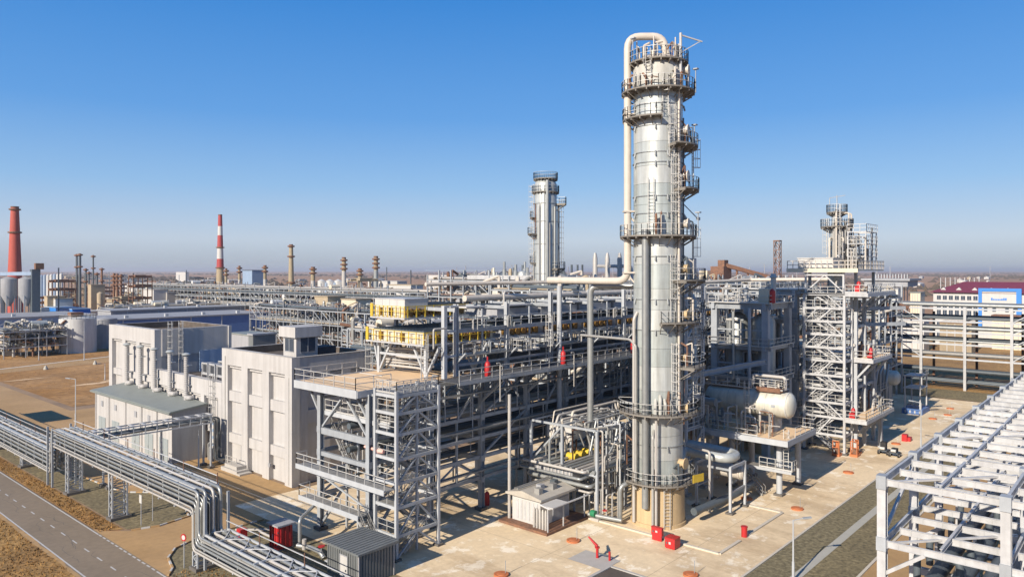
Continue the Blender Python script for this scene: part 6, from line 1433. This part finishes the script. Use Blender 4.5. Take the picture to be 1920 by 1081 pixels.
def tanker(x, y, d, lab):
    q = at(x, y, d); u, v = q[0], q[1]
    T = thing("rail_tanker", lab, "rail wagon", (u, v, 0)); P = Parts(T)
    P.new("barrel", "tank", True).tube([(u - 5.6, v, 2.8), (u - 5.4, v, 2.8), (u + 5.4, v, 2.8), (u + 5.6, v, 2.8)], [.9, 1.5, 1.5, .9], 16); P.new("frame", "dark").box(u - 5.8, u + 5.8, v - 1.1, v + 1.1, .9, 1.3)
    for k in (-4.4, -3, 3, 4.4):
        for s in (-.9, .9): P.new("wheel", "black", True).tube([(u + k, v + s - .1, .5), (u + k, v + s + .1, .5)], .48, 12)
    P.new("dome", "tank", True).lathe((u, v, 4.2), [(.6, 0), (.6, .5), (.1, .6)], 10); P.done()
tanker(-12, 650, 232, "pale rail tanker wagon cut by the left edge"); tanker(38, 648, 238, "pale rail tanker wagon next to the pipe racks")
# blue warehouses
def ublock(label, u0, u1, v0, v1, z, wall, band=None, roof="wallgrey", name="warehouse"):
    T = thing(name, label, "warehouse", (u0, v0, 0)); P = Parts(T)
    P.new("wall", wall).box(u0, u1, v0, v1, 0, z); P.new("roof", roof).box(u0 - .4, u1 + .4, v0 - .4, v1 + .4, z + .01, z + .5)
    if band: P.new("lower_band", band).box(u0 - .02, u1 + .02, v0 - .06, v0 - .005, 0, z * .42)
    n = int((u1 - u0) / 12)
    for k in range(n): P.new("downpipe", "steel_light").box(u0 + 6 + 12 * k, u0 + 6.35 + 12 * k, v0 - .2, v0 - .07, 0, z)
    P.new("window_strip", "glass").box(u0 + 10, u0 + 18, v0 - .12, v0 - .07, z * .45, z * .72)
    for k in range(4): P.new("roof_vent", "steel_white").box(u0 + 8 + 14 * k, u0 + 9.2 + 14 * k, v0 + 3, v0 + 4, z + .5, z + 1.5)
    P.done()
ublock("long warehouse with pale blue wall over a deep blue band at the left edge", 30, 106, 312, 345, 7.6, "wallblue", "blue")
ublock("long low blue warehouse with grey roof behind the far white block", 96, 158, 272, 300, 7.6, "blue", None)
ublock("narrow grey-roofed warehouse behind the long blue one", 112, 175, 310, 324, 8.8, "wallgrey", None)
# chimneys
def stack(x, ybot, ytop, d, w0, w1, bands, label, m0, name="chimney", cat="chimney", rings=()):
    q = at(x, ytop, d); H = q[2]; sc = d / 1377; r0, r1 = w0 / 2 * sc, w1 / 2 * sc; zb = at(x, ybot, d)[2]
    T = thing(name, label, cat, (q[0], q[1], 0)); P = Parts(T)
    rr = lambda z: r0 + (r1 - r0) * (z - zb) / (H - zb)
    zs = [(0, m0)] + [(at(x, y, d)[2], mm) for y, mm in bands]; zs.sort(key=lambda t: t[0]); 
    for i, (z, mm) in enumerate(zs):
        z1 = zs[i + 1][0] if i + 1 < len(zs) else H
        P.new("band", mm, True).lathe((q[0], q[1], 0), [(rr(z), z), (rr(z1), z1)], 20)
    for y in rings: z = at(x, y, d)[2]; P.new("gallery", "rust").lathe((q[0], q[1], z), [(rr(z) + .05, -.4), (rr(z) + .9, -.2), (rr(z) + .9, .5), (rr(z) + .05, .6)], 18)
    P.new("top_rim", "rust").lathe((q[0], q[1], H), [(r1 * 1.03, -.8), (r1 * 1.08, 0), (r1 * .8, .05)], 18)
    P.done()
stack(28, 520, 387, 400, 23, 13, [], "tall plain red brick chimney at the left edge", "brick", rings=(436, 393))
stack(413, 537, 402, 550, 15, 7, [(502, "chimred"), (485, "white"), (464, "chimred"), (441, "white"), (424, "chimred")], "red and white banded chimney on a buff base", "tower", rings=(464, 502))
stack(546, 545, 458, 420, 11, 7, [], "slender buff stack with flared top gallery between two groups of buff towers", "tower", rings=(462, 481, 530))
for x, yt, w, lab in ((587, 500, 12, "shorter buff tower with wide middle gallery left of the tallest buff tower"), (645, 482, 12, "tall buff tower with three galleries, left one of the tall pair"), (675, 503, 11, "short pale buff tower between the two tall ones"), (705, 480, 13, "tall buff tower with grey base, right one of the tall pair"), (497, 497, 9, "small buff tower at the right end of the blue-grey block"), (449, 498, 7, "small buff tower at the left end of the blue-grey block"), (424, 503, 7, "small buff tower right beside the banded chimney")):
    stack(x, 540, yt, 400, w * .74, w * .6, [(min(530, yt + 26), "tower")], lab, "pipe_white" if x != 705 else "clad_pipe", "buff_tower", "tower", rings=(yt + 6, yt + 14, yt + 22) if yt < 495 else (yt + 5, yt + 12))
for k, (x, yt, w) in enumerate(((144, 476, 4), (150, 475, 5), (161, 503, 4), (167, 509, 3), (175, 478, 3), (182, 511, 4), (191, 502, 4))):
    stack(x, 560, yt, 450, w, w * .9, [], ["first", "second", "third", "fourth", "fifth", "sixth", "seventh"][k] + " from the left in the cluster of thin dark columns", "pipe_dark" if k != 6 else "rust", "thin_column", "column", rings=(yt + 3, yt + 25))
for k, x in enumerate((214, 220, 227)): stack(x, 560, 512 + k, 420, 4.5, 4.5, [], "rusty " + ["left", "middle", "right"][k] + " column of the trio beyond the pale warehouses", "rust", "thin_column", "column", rings=(518, 526, 534))
# silos
for k, x in enumerate((-6, 17, 50)):
    q = at(x, 521, 300); T = thing("silo", ["grey silo cut by the left edge", "grey silo on legs, left of the brick chimney's foot", "grey silo on legs, right of the brick chimney's foot"][k], "silo", (q[0], q[1], 0)); P = Parts(T)
    P.new("barrel", "wallgrey", True).lathe((q[0], q[1], 0), [(.6, 10.5), (2.9, 14.8), (2.9, 21.6), (.5, 22.6)], 20)
    for an in range(0, 360, 60): P.new("leg", "steel").bar((q[0] + 2.7 * math.cos(R(an)), q[1] + 2.7 * math.sin(R(an)), 0), (q[0] + 2.7 * math.cos(R(an)), q[1] + 2.7 * math.sin(R(an)), 15), .4)
    P.done()
a_, b_ = at(-20, 512, 300), at(66, 510, 300)
T = thing("conveyor_gallery", "blue-grey conveyor gallery running over the silos", "conveyor", (a_[0], a_[1], 0)); P = Parts(T)
P.new("gallery", "wallblue").bar((a_[0], a_[1], 23.6), (b_[0], b_[1], 23.8), 2.2, 1.4); P.new("tower", "pipe_dark").box(b_[0] - 1.5, b_[0] + 1.5, b_[1] - 1.5, b_[1] + 1.5, 0, 25.5); P.new("head", "rust").box(b_[0] - .5, b_[0] + 2.5, b_[1] - 2.5, b_[1] - .5, 25.5, 28); P.done()
for k in range(7):
    q = at(78 + 6.2 * k, 517 - k * .5, 520); solo(MB().lathe((q[0], q[1], 0), [(1.15, 0), (1.15, q[2]), (.2, q[2] + .8)], 14), "steel_bin", random.choice(["wallblue", "tank"]), "upright blue-grey bin in the packed row right of the silos", "bin", "packed row of bins right of the silos", True)
# ---- low buildings of the plain
blocks = [("low cream store at the foot of the thin columns", 165, 186, 534, 400, 14, "tan", "tan"), ("long pale warehouse on the plain left of the banded chimney", 255, 310, 530, 600, 20, "white", "white"), ("flat white hall with sunlit roof beyond the trio of rusty columns", 225, 290, 533, 640, 30, "white", "white"),
    ("small white gabled store left of the long rack", 266, 305, 543, 380, 10, "white", "conc_grey"), ("small cream shed beside the silos", 83, 95, 556, 330, 8, "tan", "tan"), ("small white shed right of the cream one", 98, 108, 560, 330, 8, "white", "tan"), ("blue low shed before the cream store", 84, 155, 575, 330, 10, "brightblue", "wallblue"),
    ("blue-grey clad block between two small buff towers", 455, 488, 507, 420, 14, "wallblue", "pipe_dark"), ("pale row house under the blue-grey block", 430, 470, 534, 380, 8, "tan", "conc_grey"), ("cream low house before the buff towers", 590, 640, 556, 250, 8, "tan", "tan"), ("yellowish low house under the tallest buff towers", 640, 690, 561, 240, 6, "tan_light", "tan"),
    ("long grey shed roof left of the corrugated cabins", 430, 505, 625, 215, 8, "wallgrey", "roof"), ("dark grey cabin next to the near white building's rear", 466, 505, 628, 150, 5, "shed", "wallgrey"), ("bright roofed hall left of the second column", 690, 760, 527, 420, 14, "white", "white"), ("white low hall at the foot of the buff pair", 725, 790, 534, 330, 14, "white", "tan"),
    ("distant white hall on the plain beyond the coolers", 800, 850, 516, 900, 20, "white", "white"), ("distant pale hall near the horizon left of centre", 330, 352, 510, 1600, 30, "white", "white"), ("grey long roof seen over the far warehouse", 300, 330, 548, 380, 12, "conc_grey", "wallgrey")]
for b in blocks: simple_block(*b, seam=False)
for k in range(9):
    q = at(603 + k * 5.2, 523 + (k % 3) * 2, 420); solo(MB().lathe((q[0], q[1], 0), [(2.2, 0), (2.2, q[2] - 1), (.3, q[2])], 14), "storage_tank", ["tank", "wallgrey", "wallblue"][k % 3], "small upright tank in the packed group before the buff towers", "tank", "packed small tanks before the buff towers", True)
# conveyor plant right of the column
q = at(1352, 499, 420); T = thing("crusher_tower", "rusty crusher tower with inclined conveyor right of the tall column", "crusher tower", (q[0], q[1], 0)); P = Parts(T)
P.new("tower", "rust").box(q[0] - 5, q[0] + 5, q[1] - 4, q[1] + 4, 0, 27.4); P.new("side_block", "tan_light").box(q[0] - 9, q[0] - 4, q[1] + 4.01, q[1] + 9, 0, 25); P.new("head", "rust").box(q[0] - 2, q[0] + 3, q[1] - 3, q[1] + 1, 27.41, 31)
e1 = at(1444, 520, 420); P.new("conveyor", "rust").bar((q[0], q[1] - 3, 28), (e1[0], e1[1], 21), 2.6, 2.2)
for t_ in (.25, .5, .75, .98): P.new("trestle", "rust").bar((q[0] + (e1[0] - q[0]) * t_, q[1] - 3 + (e1[1] - q[1] + 3) * t_, 0), (q[0] + (e1[0] - q[0]) * t_, q[1] - 3 + (e1[1] - q[1] + 3) * t_, 28 - 7 * t_), 1.0)
P.done()
def lattice_mast(x, yt, d, w, label):
    q = at(x, yt, d); T = thing("lattice_mast", label, "lattice mast", (q[0], q[1], 0)); P = Parts(T); H = q[2]; n = 10
    for i in (-1, 1):
        for j in (-1, 1): P.new("leg", "rust").bar((q[0] + i * w, q[1] + j * w, 0), (q[0] + i * w, q[1] + j * w, H), .3)
    b = P.new("lattice", "rust")
    for k in range(n):
        z0, z1 = H * k / n, H * (k + 1) / n
        for i in (-1, 1): b.bar((q[0] + i * w, q[1] - w, z0), (q[0] + i * w, q[1] + w, z1), .2); b.bar((q[0] - w, q[1] + i * w, z0), (q[0] + w, q[1] + i * w, z1), .2); b.bar((q[0] + i * w, q[1] - w, z1), (q[0] + i * w, q[1] + w, z1), .25)
    P.new("top_platform", "rust").box(q[0] - w * 1.2, q[0] + w * 1.2, q[1] - w * 1.2, q[1] + w * 1.2, H, H + .4); P.done()
lattice_mast(1458, 452, 330, 1.2, "rusty lattice mast rising left of the slim column")
# small plant in the left distance
random.seed(404)
for k in range(95):
    x = random.choice([random.uniform(62, 330), random.uniform(330, 860), random.uniform(62, 400)]); d = random.uniform(290, 680); q = at(x, 530, d); h = random.uniform(5, 22) if x > 100 else random.uniform(4, 12); kind = k % 5
    if kind == 0: solo(MB().bar((q[0], q[1], 0), (q[0], q[1], h + 6), .45), "thin_mast", random.choice(["rust", "steel", "pipe_dark"]), "thin mast among the low plant in the left distance", "mast", "thin masts in the left distance")
    elif kind == 1: solo(MB().lathe((q[0], q[1], 0), [(random.uniform(1, 2.4), 0), (random.uniform(1, 2.4), h * .7), (.3, h * .75)], 12), "small_vessel", random.choice(["tankcream", "rust", "tan", "tank", "pipe_dark"]), "small upright vessel among the low plant in the left distance", "vessel", "small vessels in the left distance", True)
    elif kind == 2:
        w = random.uniform(3, 9); hh = random.uniform(3, 7); solo(MB().box(q[0] - w, q[0] + w, q[1] - w * .7, q[1] + w * .7, 0, hh).box(q[0] - w - .3, q[0] + w + .3, q[1] - w * .7 - .3, q[1] + w * .7 + .3, hh + .01, hh + .5), "low_shed", random.choice(["tan", "tan_light", "wallgrey", "white", "rust"]), "low flat-roofed shed among the plant in the left distance", "shed", "low sheds in the left distance")
    else:
        mb = MB(); w = random.uniform(3, 7)
        for a in (-w, 0, w):
            for b in (-w * .6, w * .6): mb.bar((q[0] + a, q[1] + b, 0), (q[0] + a, q[1] + b, h), .35)
        for z in [h * t for t in (.3, .55, .8, 1)]:
            for b in (-w * .6, w * .6): mb.bar((q[0] - w, q[1] + b, z), (q[0] + w, q[1] + b, z), .35)
            for a in (-w, w): mb.bar((q[0] + a, q[1] - w * .6, z), (q[0] + a, q[1] + w * .6, z), .35)
            mb.tube([(q[0] - w - 1, q[1] + random.uniform(-1, 1), z + .6), (q[0] + w + 1, q[1] + random.uniform(-1, 1), z + .6)], .4, 7); mb.box(q[0] - w * .7, q[0] + w * .4, q[1] - w * .4, q[1] + w * .3, z + .2, z + 1.2)
        solo(mb, "small_frame_unit", random.choice(["rust", "steel", "pipe_dark", "tan", "rust"]), "small cluttered frame unit in the left distance", "process unit", "small frame units in the left distance")
# far plain: scattered houses and tree belts
random.seed(77)
for k in range(70):
    x = random.uniform(60, 1900); d = random.choice([1300, 1700, 2200, 2800]) * random.uniform(.85, 1.15); q = at(x, 507, d); w = random.uniform(4, 14); h = random.uniform(3, 7)
    mb = MB().box(q[0] - w, q[0] + w, q[1] - w * .5, q[1] + w * .5, 0, h); mb.add([(q[0] - w, q[1] - w * .55, h), (q[0] + w, q[1] - w * .55, h), (q[0] + w, q[1] + w * .55, h), (q[0] - w, q[1] + w * .55, h), (q[0] - w, q[1], h + 2), (q[0] + w, q[1], h + 2)], [(0, 1, 5, 4), (2, 3, 4, 5), (0, 4, 3), (1, 2, 5)])
    solo(mb, "distant_house", random.choice(["white", "tan", "wallgrey", "conc_grey", "white"]), "tiny low house on the far plain near the horizon", "house", "tiny houses on the far plain")
mb = MB()
for k in range(9000):
    x = random.uniform(-100, 2020); d = math.exp(random.uniform(math.log(700), math.log(6500)))
    if d < 1500 and random.random() < .75: continue
    if math.sin(x * .011 + d * .002) + random.gauss(0, .5) < (.5 if x < 1300 else .1): continue
    q = at(x, 507, d); w = random.uniform(2, 6) * (1 + d / 4000); h = random.uniform(3, 8)
    mb.add([(q[0] - w, q[1] - w, 0), (q[0] + w, q[1] - w, 0), (q[0] + w, q[1] + w, 0), (q[0] - w, q[1] + w, 0), (q[0] + w * .3 * random.uniform(-1, 1), q[1] + w * .3 * random.uniform(-1, 1), h)], [(0, 1, 4), (1, 2, 4), (2, 3, 4), (3, 0, 4)])
o = build(mb, "far_woods", "foliage"); o['kind'] = 'stuff'; o['label'] = "low bare tree belts along the horizon"
for k in range(26):
    x = random.uniform(850, 1900); d = random.choice([1500, 2200]); q = at(x, 500, d); solo(MB().bar((q[0], q[1], 0), (q[0], q[1], q[2] + random.uniform(-6, 6)), 1.2), "pylon_mast", "wallgrey", "faint thin pylon on the plain near the horizon", "pylon", "faint pylons near the horizon")
# ---- haze
me = MB().box(-3100, Q + 100, -Q - 100, Q + 100, -1.05, 72)
h = build(me, "haze", "dark"); h['kind'] = 'stuff'
hm = bpy.data.materials.new("haze_air"); hm.use_nodes = True; hn = hm.node_tree.nodes; hn.clear()
ho = hn.new("ShaderNodeOutputMaterial"); hv = hn.new("ShaderNodeVolumePrincipled"); hv.inputs['Color'].default_value = (.86, .88, .95, 1); hv.inputs['Density'].default_value = .0001; hv.inputs['Anisotropy'].default_value = .2
hm.node_tree.links.new(hv.outputs[0], ho.inputs['Volume']); h.data.materials.clear(); h.data.materials.append(hm)
